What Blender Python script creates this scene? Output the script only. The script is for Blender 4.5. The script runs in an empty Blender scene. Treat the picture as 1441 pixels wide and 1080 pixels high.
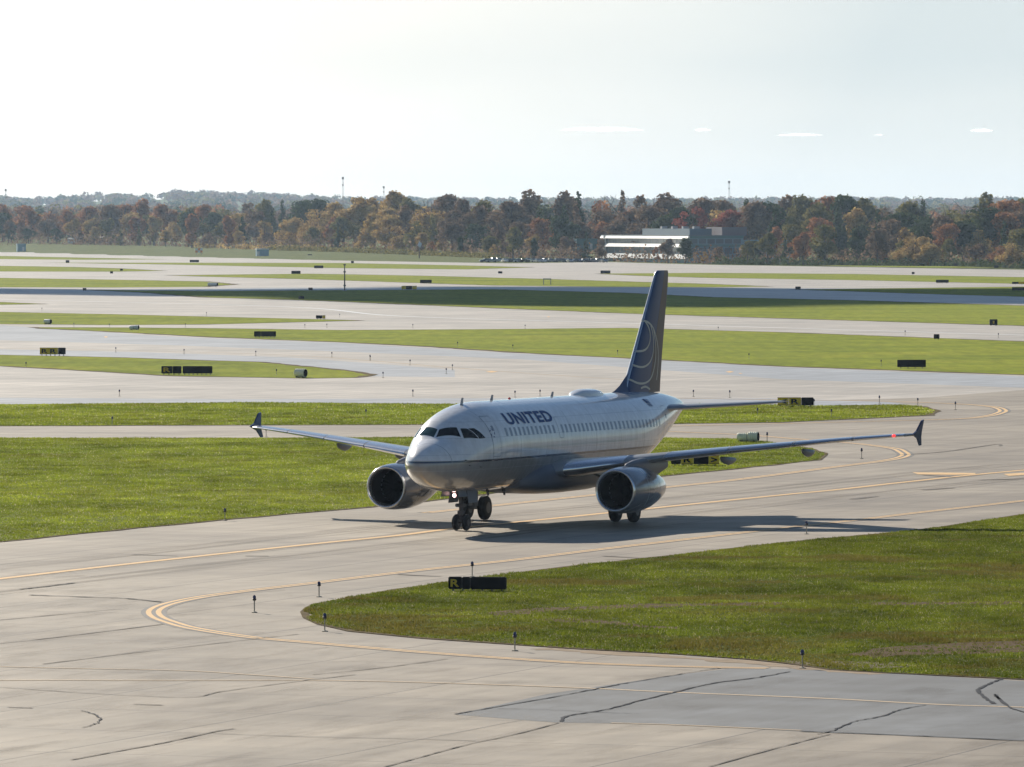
import bpy, bmesh, math, random
import numpy as np
from mathutils import Vector, Matrix
R = math.radians
random.seed(7); rng = np.random.default_rng(7)
scene = bpy.context.scene
COL = scene.collection
# ------------------------------------------------------------------ camera
F, H, PITCH = 9698.2, 14.0433, R(1.32219)
cam_d = bpy.data.cameras.new('camera'); cam = bpy.data.objects.new('camera', cam_d); COL.objects.link(cam)
cam.location = (0, 0, H); cam.rotation_euler = (R(90) - PITCH, 0, 0)
cam_d.sensor_width = 36; cam_d.lens = F / 1441 * 36; cam_d.clip_start = 1; cam_d.clip_end = 60000
scene.camera = cam
# ------------------------------------------------------------------ light
SUN_EL, SUN_AZ = R(23.24), R(-25.59)                      # azimuth from +Y towards +X
SUN = Vector((math.sin(SUN_AZ) * math.cos(SUN_EL), math.cos(SUN_AZ) * math.cos(SUN_EL), math.sin(SUN_EL)))
world = bpy.data.worlds.new('World'); scene.world = world; world.use_nodes = True
nt = world.node_tree; nt.nodes.clear()
wo = nt.nodes.new('ShaderNodeOutputWorld'); bg = nt.nodes.new('ShaderNodeBackground')
sky = nt.nodes.new('ShaderNodeTexSky'); sky.sky_type = 'NISHITA'; sky.sun_disc = False
sky.sun_elevation = SUN_EL; sky.sun_rotation = SUN_AZ
sky.altitude = 200; sky.air_density = 1.0; sky.dust_density = 0.25; sky.ozone_density = 3.0
SKY_STRENGTH = 0.05
bg.inputs[1].default_value = SKY_STRENGTH
tc = nt.nodes.new('ShaderNodeTexCoord')
# thin high veil of cloud that whitens towards the sun, streaky noise over the sky's own directions
dp = nt.nodes.new('ShaderNodeVectorMath'); dp.operation = 'DOT_PRODUCT'; dp.inputs[1].default_value = SUN
nt.links.new(tc.outputs['Generated'], dp.inputs[0])
mp = nt.nodes.new('ShaderNodeMapping'); mp.inputs['Scale'].default_value = (9, 9, 42)
nt.links.new(tc.outputs['Generated'], mp.inputs[0])
nz = nt.nodes.new('ShaderNodeTexNoise'); nz.inputs['Scale'].default_value = 1.6; nz.inputs['Detail'].default_value = 4
nt.links.new(mp.outputs[0], nz.inputs['Vector'])
mr = nt.nodes.new('ShaderNodeMapRange'); mr.inputs[1].default_value = 0.815; mr.inputs[2].default_value = 0.868
mr.inputs[3].default_value = 0.0; mr.inputs[4].default_value = 1.0
nt.links.new(dp.outputs['Value'], mr.inputs[0])
nm = nt.nodes.new('ShaderNodeMath'); nm.operation = 'MULTIPLY_ADD'; nm.inputs[1].default_value = 0.35; nm.inputs[2].default_value = -0.17
nt.links.new(nz.outputs[0], nm.inputs[0])
sm = nt.nodes.new('ShaderNodeMath'); sm.operation = 'ADD'; sm.use_clamp = True
nt.links.new(mr.outputs[0], sm.inputs[0]); nt.links.new(nm.outputs[0], sm.inputs[1])
vc = nt.nodes.new('ShaderNodeMix'); vc.data_type = 'RGBA'
vc.inputs[6].default_value = (9.6, 10.5, 10.5, 1); vc.inputs[7].default_value = (16.5, 15.6, 14.0, 1)
sx = nt.nodes.new('ShaderNodeSeparateXYZ'); nt.links.new(tc.outputs['Generated'], sx.inputs[0])
hr = nt.nodes.new('ShaderNodeMapRange'); hr.inputs[1].default_value = 0.004; hr.inputs[2].default_value = 0.024; hr.inputs[3].default_value = 0.42; hr.inputs[4].default_value = 0.0
nt.links.new(sx.outputs['Z'], hr.inputs[0])
sm2 = nt.nodes.new('ShaderNodeMath'); sm2.operation = 'ADD'; sm2.use_clamp = True
nt.links.new(sm.outputs[0], sm2.inputs[0]); nt.links.new(hr.outputs[0], sm2.inputs[1])
nt.links.new(sm2.outputs[0], vc.inputs[0])
# the veil only lies low, where one looks through much air
er = nt.nodes.new('ShaderNodeMapRange'); er.inputs[1].default_value = 0.034; er.inputs[2].default_value = 0.06
er.inputs[3].default_value = 1.0; er.inputs[4].default_value = 0.0
nt.links.new(sx.outputs['Z'], er.inputs[0])
vm = nt.nodes.new('ShaderNodeMix'); vm.data_type = 'RGBA'
# and on the side of the sun; the sky behind the camera is clear and deep blue
ar = nt.nodes.new('ShaderNodeMapRange'); ar.inputs[1].default_value = 0.35; ar.inputs[2].default_value = 0.75; ar.interpolation_type = 'SMOOTHSTEP'
nt.links.new(dp.outputs['Value'], ar.inputs[0])
am = nt.nodes.new('ShaderNodeMath'); am.operation = 'MULTIPLY'; nt.links.new(er.outputs[0], am.inputs[0]); nt.links.new(ar.outputs[0], am.inputs[1])
nt.links.new(am.outputs[0], vm.inputs[0]); nt.links.new(sky.outputs[0], vm.inputs[6]); nt.links.new(vc.outputs[2], vm.inputs[7])
nt.links.new(vm.outputs[2], bg.inputs[0]); nt.links.new(bg.outputs[0], wo.inputs[0])
sd = bpy.data.lights.new('sun', 'SUN'); sd.energy = 5.0; sd.angle = R(0.5); sd.color = (1, 0.91, 0.77)
so = bpy.data.objects.new('sun', sd); COL.objects.link(so); so.location = (0, 0, 200)
so.rotation_euler = (-SUN).to_track_quat('-Z', 'Y').to_euler()
scene.view_settings.view_transform = 'Standard'; scene.view_settings.look = 'None'
scene.view_settings.gamma = 1; scene.view_settings.use_curve_mapping = False
scene.cycles.transparent_max_bounces = 64
scene.view_settings.exposure = 0.6
HAZE = 3.0e-5

# ------------------------------------------------------------------ helpers
def at(px, py, z=0.0):
    """ground point seen at a pixel of the photograph"""
    u = (px - 720.5) / F; v = (540 - py) / F
    d = (u, math.cos(PITCH) + v * math.sin(PITCH), -math.sin(PITCH) + v * math.cos(PITCH))
    t = (z - H) / d[2]
    return (d[0] * t, d[1] * t, z)
def atD(px, py, D):
    """point seen at a pixel at distance D"""
    u = (px - 720.5) / F; v = (540 - py) / F
    d = (u, math.cos(PITCH) + v * math.sin(PITCH), -math.sin(PITCH) + v * math.cos(PITCH))
    t = D / d[1]
    return (d[0] * t, D, H + d[2] * t)
def tag(o, label=None, cat=None, group=None, kind=None):
    if label: o['label'] = label
    if cat: o['category'] = cat
    if group: o['group'] = group
    if kind: o['kind'] = kind
    return o
def empty(name, loc, rz=0.0):
    o = bpy.data.objects.new(name, None); COL.objects.link(o); o.location = loc; o.rotation_euler = (0, 0, rz)
    o.empty_display_size = .3
    return o
def copy_tree(o, parent=None):
    c = o.copy(); COL.objects.link(c); c.parent = parent
    for ch in list(o.children): copy_tree(ch, c)
    return c
class MB:
    def __init__(s): s.v = []; s.f = []; s.mi = []
    def add(s, vs, fs, m=0):
        n = len(s.v); s.v += [tuple(p) for p in vs]; s.f += [tuple(i + n for i in f) for f in fs]; s.mi += [m] * len(fs); return s
    def box(s, c, d, rz=0, ry=0, rx=0, m=0, bev=0.0):
        M = Matrix.Translation(c) @ Matrix.Rotation(rz, 4, 'Z') @ Matrix.Rotation(ry, 4, 'Y') @ Matrix.Rotation(rx, 4, 'X')
        x, y, z = d[0] / 2, d[1] / 2, d[2] / 2; b = min(bev, x * .9, y * .9, z * .9)
        if b <= 0:
            vs = [M @ Vector((i * x, j * y, k * z)) for i in (-1, 1) for j in (-1, 1) for k in (-1, 1)]
            s.add(vs, [(0, 1, 3, 2), (4, 6, 7, 5), (0, 4, 5, 1), (2, 3, 7, 6), (0, 2, 6, 4), (1, 5, 7, 3)], m)
        else:
            bm = bmesh.new(); bmesh.ops.create_cube(bm, size=1.0)
            for v in bm.verts: v.co = Vector((v.co.x * d[0], v.co.y * d[1], v.co.z * d[2]))
            bmesh.ops.bevel(bm, geom=bm.edges[:], offset=b, segments=2, affect='EDGES')
            bm.verts.index_update()
            s.add([M @ v.co for v in bm.verts], [tuple(v.index for v in f.verts) for f in bm.faces], m); bm.free()
        return s
    def loft(s, rings, closed=True, cap=True, m=0):
        n = len(rings[0]); vs = [p for r in rings for p in r]; fs = []
        for i in range(len(rings) - 1):
            for j in range(n if closed else n - 1):
                k = (j + 1) % n
                fs.append((i * n + j, i * n + k, (i + 1) * n + k, (i + 1) * n + j))
        if cap:
            fs.append(tuple(reversed(range(n)))); fs.append(tuple((len(rings) - 1) * n + j for j in range(n)))
        return s.add(vs, fs, m)
    def tube(s, pts, rad, n=10, m=0, cap=True):
        pts = [Vector(p) for p in pts]; rad = rad if hasattr(rad, '__len__') else [rad] * len(pts); rings = []
        for i, p in enumerate(pts):
            t = (pts[min(i + 1, len(pts) - 1)] - pts[max(i - 1, 0)]).normalized()
            a = t.cross(Vector((0, 0, 1)) if abs(t.z) < .9 else Vector((1, 0, 0))).normalized(); b = t.cross(a)
            rings.append([p + (a * math.cos(q) + b * math.sin(q)) * rad[i] for q in [2 * math.pi * k / n for k in range(n)]])
        return s.loft(rings, cap=cap, m=m)
    def lathe(s, c, axis, prof, n=32, m=0, cap=False):
        """prof: (distance along axis, radius)"""
        c = Vector(c); t = Vector(axis).normalized()
        a = t.cross(Vector((0, 0, 1)) if abs(t.z) < .9 else Vector((1, 0, 0))).normalized(); b = t.cross(a)
        rings = [[c + t * d + (a * math.cos(q) + b * math.sin(q)) * max(r, 1e-4) for q in [2 * math.pi * k / n for k in range(n)]] for d, r in prof]
        return s.loft(rings, cap=cap, m=m)
    def prism(s, poly, plane_to3, t0, t1, m=0):
        """poly: 2d points; plane_to3(u,v,t)"""
        n = len(poly); vs = [plane_to3(u, v, t0) for u, v in poly] + [plane_to3(u, v, t1) for u, v in poly]
        fs = [tuple(range(n)), tuple(reversed(range(n, 2 * n)))] + [(i, i + n, (i + 1) % n + n, (i + 1) % n) for i in range(n)]
        return s.add(vs, fs, m)
    def build(s, name, mat, parent=None, smooth=False, off=(0, 0, 0), angle=40):
        me = bpy.data.meshes.new(name)
        me.from_pydata([(x + off[0], y + off[1], z + off[2]) for x, y, z in s.v], [], s.f)
        mats = mat if isinstance(mat, (list, tuple)) else [mat]
        for mm in mats: me.materials.append(mm)
        if len(mats) > 1: me.polygons.foreach_set('material_index', s.mi)
        bm = bmesh.new(); bm.from_mesh(me); bmesh.ops.recalc_face_normals(bm, faces=bm.faces)
        if any(len(f.verts) > 4 for f in bm.faces): bmesh.ops.triangulate(bm, faces=[f for f in bm.faces if len(f.verts) > 4])
        if smooth:
            for f in bm.faces: f.smooth = True
            for e in bm.edges:
                if len(e.link_faces) == 2 and e.calc_face_angle(0) > R(angle): e.smooth = False
        bm.to_mesh(me); bm.free()
        o = bpy.data.objects.new(name, me); COL.objects.link(o); o.parent = parent
        return o
def pchip(xs, ys):
    xs = np.array(xs, float); ys = np.array(ys, float)
    if xs[0] > xs[-1]: xs = xs[::-1]; ys = ys[::-1]
    h = np.diff(xs); d = np.diff(ys) / h; m = np.zeros(len(xs))
    for i in range(1, len(xs) - 1):
        if d[i - 1] * d[i] > 0:
            w1 = 2 * h[i] + h[i - 1]; w2 = h[i] + 2 * h[i - 1]; m[i] = (w1 + w2) / (w1 / d[i - 1] + w2 / d[i])
    m[0] = d[0]; m[-1] = d[-1]
    def f(x):
        x = min(max(x, xs[0]), xs[-1]); i = min(int(np.searchsorted(xs, x, 'right')) - 1, len(h) - 1); t = (x - xs[i]) / h[i]
        return float((1 + 2 * t) * (1 - t) ** 2 * ys[i] + t * (1 - t) ** 2 * h[i] * m[i] + t * t * (3 - 2 * t) * ys[i + 1] + t * t * (t - 1) * h[i] * m[i + 1])
    return f
# ------------------------------------------------------------------ materials
def mat(name):
    m = bpy.data.materials.new(name); m.use_nodes = True; t = m.node_tree
    return m, t, t.nodes['Principled BSDF']
def N(t, typ, **kw):
    n = t.nodes.new(typ)
    for k, v in kw.items(): setattr(n, k, v)
    return n
def plain(name, col, rough=.5, metal=0.0, var=.08, scale=3.0, spec=.35, coat=0.0, emit=None, es=0):
    m, t, b = mat(name)
    tcn = N(t, 'ShaderNodeTexCoord'); nz = N(t, 'ShaderNodeTexNoise'); nz.inputs['Scale'].default_value = scale; nz.inputs['Detail'].default_value = 4
    t.links.new(tcn.outputs['Object'], nz.inputs['Vector'])
    mx = N(t, 'ShaderNodeMix', data_type='RGBA'); c = Vector(col)
    mx.inputs[6].default_value = (*(c * (1 - var * 2)), 1); mx.inputs[7].default_value = (*(min(1, q * (1 + var * 2)) for q in col), 1)
    t.links.new(nz.outputs[0], mx.inputs[0]); t.links.new(mx.outputs[2], b.inputs['Base Color'])
    b.inputs['Roughness'].default_value = rough; b.inputs['Metallic'].default_value = metal; b.inputs['Specular IOR Level'].default_value = spec
    b.inputs['Coat Weight'].default_value = coat; b.inputs['Coat Roughness'].default_value = .08
    if emit: b.inputs['Emission Color'].default_value = (*emit, 1); b.inputs['Emission Strength'].default_value = es
    return m
def noise_col(t, vec, scale, stops, detail=5, dist=0, rough=.55):
    nz = N(t, 'ShaderNodeTexNoise'); nz.inputs['Scale'].default_value = scale; nz.inputs['Detail'].default_value = detail
    nz.inputs['Distortion'].default_value = dist; nz.inputs['Roughness'].default_value = rough
    t.links.new(vec, nz.inputs['Vector']); r = N(t, 'ShaderNodeValToRGB'); e = r.color_ramp.elements
    e[0].position, e[0].color = stops[0][0], (*stops[0][1], 1); e[1].position, e[1].color = stops[-1][0], (*stops[-1][1], 1)
    for p, c in stops[1:-1]: q = e.new(p); q.color = (*c, 1)
    t.links.new(nz.outputs[0], r.inputs[0]); return r.outputs[0], nz.outputs[0]
def mixc(t, a, b, fac, mode='MIX'):
    mx = N(t, 'ShaderNodeMix', data_type='RGBA', blend_type=mode)
    for s_, i in ((fac, 0), (a, 6), (b, 7)):
        if hasattr(s_, 'links') or hasattr(s_, 'is_linked'): t.links.new(s_, mx.inputs[i])
        elif i == 0: mx.inputs[0].default_value = s_
        else: mx.inputs[i].default_value = (*s_, 1)
    return mx.outputs[2]
TAXI_DIR = math.atan2(46.8, 17.6)        # heading of the taxiway the airliner rolls on
def pave(name, c1, c2, slab=7.6, joint=.12, rough=.75, spec=.3, rot=TAXI_DIR):
    m, t, b = mat(name)
    g = N(t, 'ShaderNodeTexCoord').outputs['Object']
    base, _ = noise_col(t, g, .05, [(.32, c1), (.68, c2)], 6, .4)
    st, _ = noise_col(t, g, .33, [(.3, (.80, .80, .80)), (.7, (1.12, 1.12, 1.12))], 9)
    col = mixc(t, base, st, 1.0, 'MULTIPLY')
    # stains drawn out along the direction of travel
    mp = N(t, 'ShaderNodeMapping'); mp.inputs['Rotation'].default_value = (0, 0, -rot); t.links.new(g, mp.inputs[0])
    mp2 = N(t, 'ShaderNodeMapping'); mp2.inputs['Scale'].default_value = (.05, .75, 1); t.links.new(mp.outputs[0], mp2.inputs[0])
    sk, _ = noise_col(t, mp2.outputs[0], 1.0, [(.36, (.80, .79, .78)), (.6, (1.05, 1.05, 1.05))], 5)
    col = mixc(t, col, sk, .75, 'MULTIPLY')
    # rows lying across, as pavers lay them
    mp3 = N(t, 'ShaderNodeMapping'); mp3.inputs['Scale'].default_value = (.35, .03, 1); t.links.new(mp.outputs[0], mp3.inputs[0])
    sk2, _ = noise_col(t, mp3.outputs[0], 1.0, [(.4, (.88, .87, .86)), (.62, (1.04, 1.04, 1.04))], 3)
    col = mixc(t, col, sk2, .8, 'MULTIPLY')
    if slab:
        bt = N(t, 'ShaderNodeTexBrick'); bt.offset = 0; bt.inputs['Scale'].default_value = 1
        bt.inputs['Brick Width'].default_value = slab; bt.inputs['Row Height'].default_value = slab; bt.inputs['Mortar Size'].default_value = .05
        bt.inputs['Mortar Smooth'].default_value = .3
        bt.inputs['Color1'].default_value = (1, 1, 1, 1); bt.inputs['Color2'].default_value = (.9, .9, .91, 1); bt.inputs['Mortar'].default_value = (joint, joint, joint, 1)
        t.links.new(mp.outputs[0], bt.inputs['Vector']); col = mixc(t, col, bt.outputs['Color'], .8, 'MULTIPLY')
    t.links.new(col, b.inputs['Base Color']); b.inputs['Roughness'].default_value = rough; b.inputs['Specular IOR Level'].default_value = spec
    nb = N(t, 'ShaderNodeTexNoise'); nb.inputs['Scale'].default_value = 6; nb.inputs['Detail'].default_value = 6; t.links.new(g, nb.inputs['Vector'])
    bp = N(t, 'ShaderNodeBump'); bp.inputs['Strength'].default_value = .3; bp.inputs['Distance'].default_value = .01
    t.links.new(nb.outputs[0], bp.inputs['Height']); t.links.new(bp.outputs[0], b.inputs['Normal'])
    return m
M = {}
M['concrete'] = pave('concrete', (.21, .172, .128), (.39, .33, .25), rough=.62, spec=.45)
M['concrete_far_glare'] = pave('concrete_far_glare', (.38, .335, .275), (.58, .515, .43), slab=0, rough=.5, spec=.6)  # paler than the near concrete: sun glare is put into the base colour
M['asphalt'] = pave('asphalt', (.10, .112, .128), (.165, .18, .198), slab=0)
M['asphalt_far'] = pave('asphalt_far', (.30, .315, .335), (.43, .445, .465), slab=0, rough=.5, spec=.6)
def grass_mat(name, c1, c2, c3, bump=.08):
    m, t, b = mat(name)
    g = N(t, 'ShaderNodeTexCoord').outputs['Object']
    a, _ = noise_col(t, g, .045, [(.3, c1), (.5, c2), (.72, c3)], 7, .5)
    s1, h1 = noise_col(t, g, 1.1, [(.28, (.62, .66, .6)), (.72, (1.25, 1.2, 1.15))], 7)
    mp = N(t, 'ShaderNodeMapping'); mp.inputs['Scale'].default_value = (.5, .06, 1); mp.inputs['Rotation'].default_value = (0, 0, R(75)); t.links.new(g, mp.inputs[0])
    s2, _ = noise_col(t, mp.outputs[0], 1.2, [(.35, (.86, .84, .8)), (.65, (1.08, 1.06, 1.02))], 3)
    col = mixc(t, mixc(t, a, s1, 1.0, 'MULTIPLY'), s2, 1.0, 'MULTIPLY')
    b.inputs['Roughness'].default_value = .9; b.inputs['Specular IOR Level'].default_value = .02
    t.links.new(col, b.inputs['Base Color'])
    tr = N(t, 'ShaderNodeBsdfTranslucent')
    nb = N(t, 'ShaderNodeTexNoise'); nb.inputs['Scale'].default_value = 2.2; nb.inputs['Detail'].default_value = 8; nb.inputs['Roughness'].default_value = .7; t.links.new(g, nb.inputs['Vector'])
    bp = N(t, 'ShaderNodeBump'); bp.inputs['Strength'].default_value = .7; bp.inputs['Distance'].default_value = bump
    t.links.new(nb.outputs[0], bp.inputs['Height']); t.links.new(bp.outputs[0], b.inputs['Normal'])
    return m
M['grass'] = grass_mat('grass', (.11, .15, .025), (.16, .20, .03), (.21, .235, .05))
M['grass_near'] = grass_mat('grass_near', (.058, .085, .012), (.082, .11, .014), (.11, .13, .024))
M['grass_far'] = grass_mat('grass_far', (.17, .22, .018), (.245, .295, .022), (.32, .34, .04))
M['field'] = grass_mat('field', (.11, .14, .05), (.14, .17, .06), (.17, .18, .07), .2)
def blade_mat():
    m, t, b = mat('grass_blades'); t.nodes.remove(b); out = t.nodes['Material Output']
    at_ = N(t, 'ShaderNodeVertexColor'); at_.layer_name = 'tint'
    d = N(t, 'ShaderNodeBsdfDiffuse'); tr = N(t, 'ShaderNodeBsdfTranslucent'); mx = N(t, 'ShaderNodeMixShader'); mx.inputs[0].default_value = .5
    t.links.new(at_.outputs[0], d.inputs[0]); t.links.new(at_.outputs[0], tr.inputs[0])
    t.links.new(d.outputs[0], mx.inputs[1]); t.links.new(tr.outputs[0], mx.inputs[2]); t.links.new(mx.outputs[0], out.inputs[0])
    return m
M['blades'] = blade_mat()
def leaf_mat(name, cols):
    m, t, b = mat(name); t.nodes.remove(b); out = t.nodes['Material Output']
    g = N(t, 'ShaderNodeTexCoord').outputs['Object']; oi = N(t, 'ShaderNodeObjectInfo')
    vm_ = N(t, 'ShaderNodeVectorMath', operation='ADD'); t.links.new(g, vm_.inputs[0]); t.links.new(oi.outputs['Location'], vm_.inputs[1])
    c, _ = noise_col(t, vm_.outputs[0], .35, [(.3, cols[0]), (.5, cols[1]), (.72, cols[2])], 4)
    s, _ = noise_col(t, vm_.outputs[0], 2.5, [(.3, (.7, .7, .7)), (.7, (1.25, 1.25, 1.25))], 2)
    c = mixc(t, c, s, 1.0, 'MULTIPLY')
    d = N(t, 'ShaderNodeBsdfDiffuse'); tr = N(t, 'ShaderNodeBsdfTranslucent'); mx = N(t, 'ShaderNodeMixShader'); mx.inputs[0].default_value = .3
    t.links.new(c, d.inputs[0]); t.links.new(c, tr.inputs[0])
    t.links.new(d.outputs[0], mx.inputs[1]); t.links.new(tr.outputs[0], mx.inputs[2]); t.links.new(mx.outputs[0], out.inputs[0])
    return m
LEAF = {
 'dark green': leaf_mat('leaf_green', [(0.044, 0.064, 0.027), (0.071, 0.099, 0.039), (0.118, 0.128, 0.050)]),
 'olive': leaf_mat('leaf_olive', [(0.117, 0.114, 0.043), (0.231, 0.208, 0.074), (0.413, 0.339, 0.128)]),
 'rust': leaf_mat('leaf_rust', [(0.210, 0.098, 0.052), (0.406, 0.203, 0.099), (0.632, 0.329, 0.153)]),
 'gold': leaf_mat('leaf_gold', [(0.258, 0.176, 0.074), (0.517, 0.358, 0.150), (0.750, 0.568, 0.238)]),
 'brown': leaf_mat('leaf_brown', [(0.123, 0.089, 0.066), (0.245, 0.170, 0.115), (0.444, 0.309, 0.191)]),
 'red': leaf_mat('leaf_red', [(0.180, 0.063, 0.050), (0.328, 0.111, 0.080), (0.508, 0.187, 0.119)]),
}
M['bark'] = plain('bark', (.10, .08, .065), .9, var=.2)
M['paint_yellow'] = plain('paint_yellow', (.74, .47, .20), .6, var=.14, scale=2.5)
M['paint_faint'] = plain('paint_faint', (.47, .36, .235), .7, var=.1, scale=1.5)
M['paint_black'] = plain('paint_black', (.13, .125, .12), .7, var=.15, scale=.6)
M['tar'] = plain('tar', (.045, .045, .05), .6, var=.2, scale=1.5, spec=.05)
M['tar_faint'] = plain('tar_faint', (.205, .185, .165), .7, var=.2, scale=.5, spec=.05)
M['dirt'] = plain('dirt', (.085, .052, .02), .95, var=.3, scale=1.2, spec=.05)
M['gravel'] = plain('gravel', (.17, .14, .11), .95, var=.25, scale=2, spec=.05)
M['black'] = plain('black', (.008, .008, .010), .6, var=.1, spec=.12)
M['rubber'] = plain('rubber', (.018, .018, .02), .75, var=.1)
M['sign_yellow'] = plain('sign_yellow', (.85, .58, .03), .5)
M['sign_glyph'] = plain('sign_glyph', (.62, .42, .03), .5)
M['grey_steel'] = plain('grey_steel', (.30, .31, .33), .4, .6)
M['dark_steel'] = plain('dark_steel', (.08, .08, .09), .45, .4)
M['stake'] = plain('stake', (.42, .38, .30), .6)
M['lens_blue'] = plain('lens_blue', (.03, .035, .12), .15)
M['cream'] = plain('cream', (.95, .88, .62), .55)
M['white'] = plain('white', (.78, .78, .76), .5)
M['glass'] = plain('glass', (.10, .14, .16), .12, var=.05)
M['teal'] = plain('teal', (.13, .25, .26), .6)
M['bluewall'] = plain('bluewall', (.22, .36, .44), .5)
M['slate'] = plain('slate', (.16, .20, .23), .5)
M['purplegrey'] = plain('purplegrey', (.20, .17, .19), .6)
M['barnbrown'] = plain('barnbrown', (.22, .17, .14), .7)
M['orange'] = plain('orange', (.7, .25, .10), .6)
M['mast_red'] = plain('mast_red', (.35, .3, .3), .5)

M['gravel2'] = plain('gravel2', (.33, .26, .19), .95, var=.25, scale=1.5, spec=.05)
# ------------------------------------------------------------------ terrain
PB = [(-900, 338), (0, 342), (240, 347), (480, 353), (700, 362), (850, 368), (1000, 372), (1441, 378), (2300, 382)]   # foot of the wood
FE = [(-900, 346), (0, 354), (240, 361), (480, 367), (720, 371), (850, 369), (1000, 373), (1441, 380), (2300, 384)]   # far edge of the pavement
DT = [(-900, 3900), (0, 3700), (240, 3500), (480, 3150), (700, 2800), (850, 2750), (1000, 2600), (1441, 2400), (2300, 2400)]
RIDGE = [(-300, 280), (0, 279), (60, 280), (130, 274), (200, 273), (260, 270), (330, 272), (400, 275), (500, 279), (700, 281), (1441, 280), (1800, 281)]
def tb(tab, px): return float(np.interp(px, [a for a, _ in tab], [b for _, b in tab]))
def pxof(x, y): return 720.5 + F * x / max(y, 900)
def hterr(x, y):
    px = min(max(pxof(x, y), -900), 2300)
    d0 = at(0, tb(FE, px))[1]; d1 = tb(DT, px); z1 = atD(px, tb(PB, px), d1)[2]
    if d1 < d0 + 120: d1 = d0 + 120
    if y <= d0: return -.06
    if y <= d1:
        s = (y - d0) / (d1 - d0); return -.06 + (z1 + .06) * s
    hill = 13
    s = min(1, (y - d1) / (6100 - d1)); s = s * s * (3 - 2 * s)
    z = z1 + (hill - z1) * s
    if y > 6500:                                                    # far ridge
        top = H - (tb(RIDGE, px) - 316.2) * 14000 / F - 15; s = min(1, (y - 6500) / 7500); s = s * s * (3 - 2 * s); z = hill + (top - hill) * s
    return z
ys = np.concatenate([np.linspace(-1500, 1800, 12), np.linspace(1850, 3950, 85), np.linspace(4000, 7600, 30), np.linspace(8000, 15500, 26), [17000]])
us = np.concatenate([-np.geomspace(3000, 420, 9), np.linspace(-380, 380, 60), np.geomspace(420, 3000, 9)])
vs, fs = [], []
for y in ys:
    for u in us:
        x = u * (1 if y < 2500 else y / 2500.); vs.append((x, y, hterr(x, y)))
nx = len(us)
for j in range(len(ys) - 1):
    for i in range(nx - 1): fs.append((j * nx + i, j * nx + i + 1, (j + 1) * nx + i + 1, (j + 1) * nx + i))
g_ = MB(); g_.add(vs, fs); tag(g_.build('ground', M['field'], smooth=True), kind='structure')

def sheet(name, pts, m, z, kind='structure', world=False):
    b = MB(); p = pts if world else [at(*q) for q in pts]
    b.add([(x, y, z) for x, y, *_ in p], [tuple(range(len(p)))])
    o = b.build(name, m); tag(o, kind=kind); return o, [(x, y) for x, y, *_ in p]
fe = [at(px, py) for px, py in FE]
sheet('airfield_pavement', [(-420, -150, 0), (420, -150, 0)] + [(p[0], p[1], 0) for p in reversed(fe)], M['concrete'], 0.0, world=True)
sheet('runway_pavement', [at(-800, 572), at(0, 570), at(600, 568), at(1100, 566), at(1300, 560), at(1441, 549), at(2100, 565)] + list(reversed(fe)), M['concrete_far_glare'], .002, world=True)  # overlay on the far pavement, its pale colour stands in for glare
# newer, bluish pavement strips
SH = {
 'runway_shoulder': [[(-600, 452), (0, 458), (240, 474), (480, 483), (733, 498), (932, 508), (1100, 517), (1441, 530), (2100, 555), (2100, 570), (1441, 546), (1100, 534), (932, 521), (733, 506), (480, 495), (240, 486), (0, 479), (-600, 466)],
   [(-600, 487), (0, 492), (200, 496), (400, 503), (530, 512), (640, 521), (640, 531), (523, 530), (367, 511), (0, 502), (-600, 495)],
   [(-600, 563), (0, 560), (350, 562), (600, 561), (900, 560), (1100, 561), (1250, 566), (1310, 574), (1290, 580), (1100, 574), (600, 572), (-600, 575)]],
}
for k, polys in SH.items():
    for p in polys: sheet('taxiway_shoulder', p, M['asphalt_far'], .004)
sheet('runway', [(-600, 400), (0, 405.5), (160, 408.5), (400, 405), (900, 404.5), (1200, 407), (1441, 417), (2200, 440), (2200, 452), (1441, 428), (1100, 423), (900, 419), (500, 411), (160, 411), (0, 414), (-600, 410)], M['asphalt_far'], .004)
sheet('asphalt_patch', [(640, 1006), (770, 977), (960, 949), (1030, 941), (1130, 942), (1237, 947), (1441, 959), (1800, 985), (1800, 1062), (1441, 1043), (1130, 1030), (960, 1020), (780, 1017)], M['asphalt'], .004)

GR = {
 'near': [(427, 862), (432, 856), (445, 851), (500, 840), (560, 830), (640, 818), (760, 803), (900, 787), (960, 781), (1060, 769), (1150, 760), (1247, 751), (1300, 746), (1441, 725), (2000, 650), (2000, 1010), (1441, 957), (1237, 947), (1170, 943), (1120, 935), (1060, 929), (960, 922), (820, 914), (700, 906), (600, 899), (500, 889), (450, 879), (432, 870)],
 'left': [(-700, 617), (0, 617), (350, 617), (575, 616), (800, 616), (924, 617), (1040, 618), (1100, 625), (1145, 633), (1161, 641), (1150, 648), (1040, 660), (927, 671), (700, 694), (591, 707), (480, 718), (317, 732), (160, 747), (0, 763), (-700, 835)],
 'strip': [(-700, 571), (0, 570), (350, 567), (600, 569), (940, 570), (1040, 569), (1143, 572), (1270, 570), (1300, 573), (1316, 579), (1304, 585), (1207, 590), (1096, 595), (940, 597), (600, 598), (0, 600), (-700, 601)],
}
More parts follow.
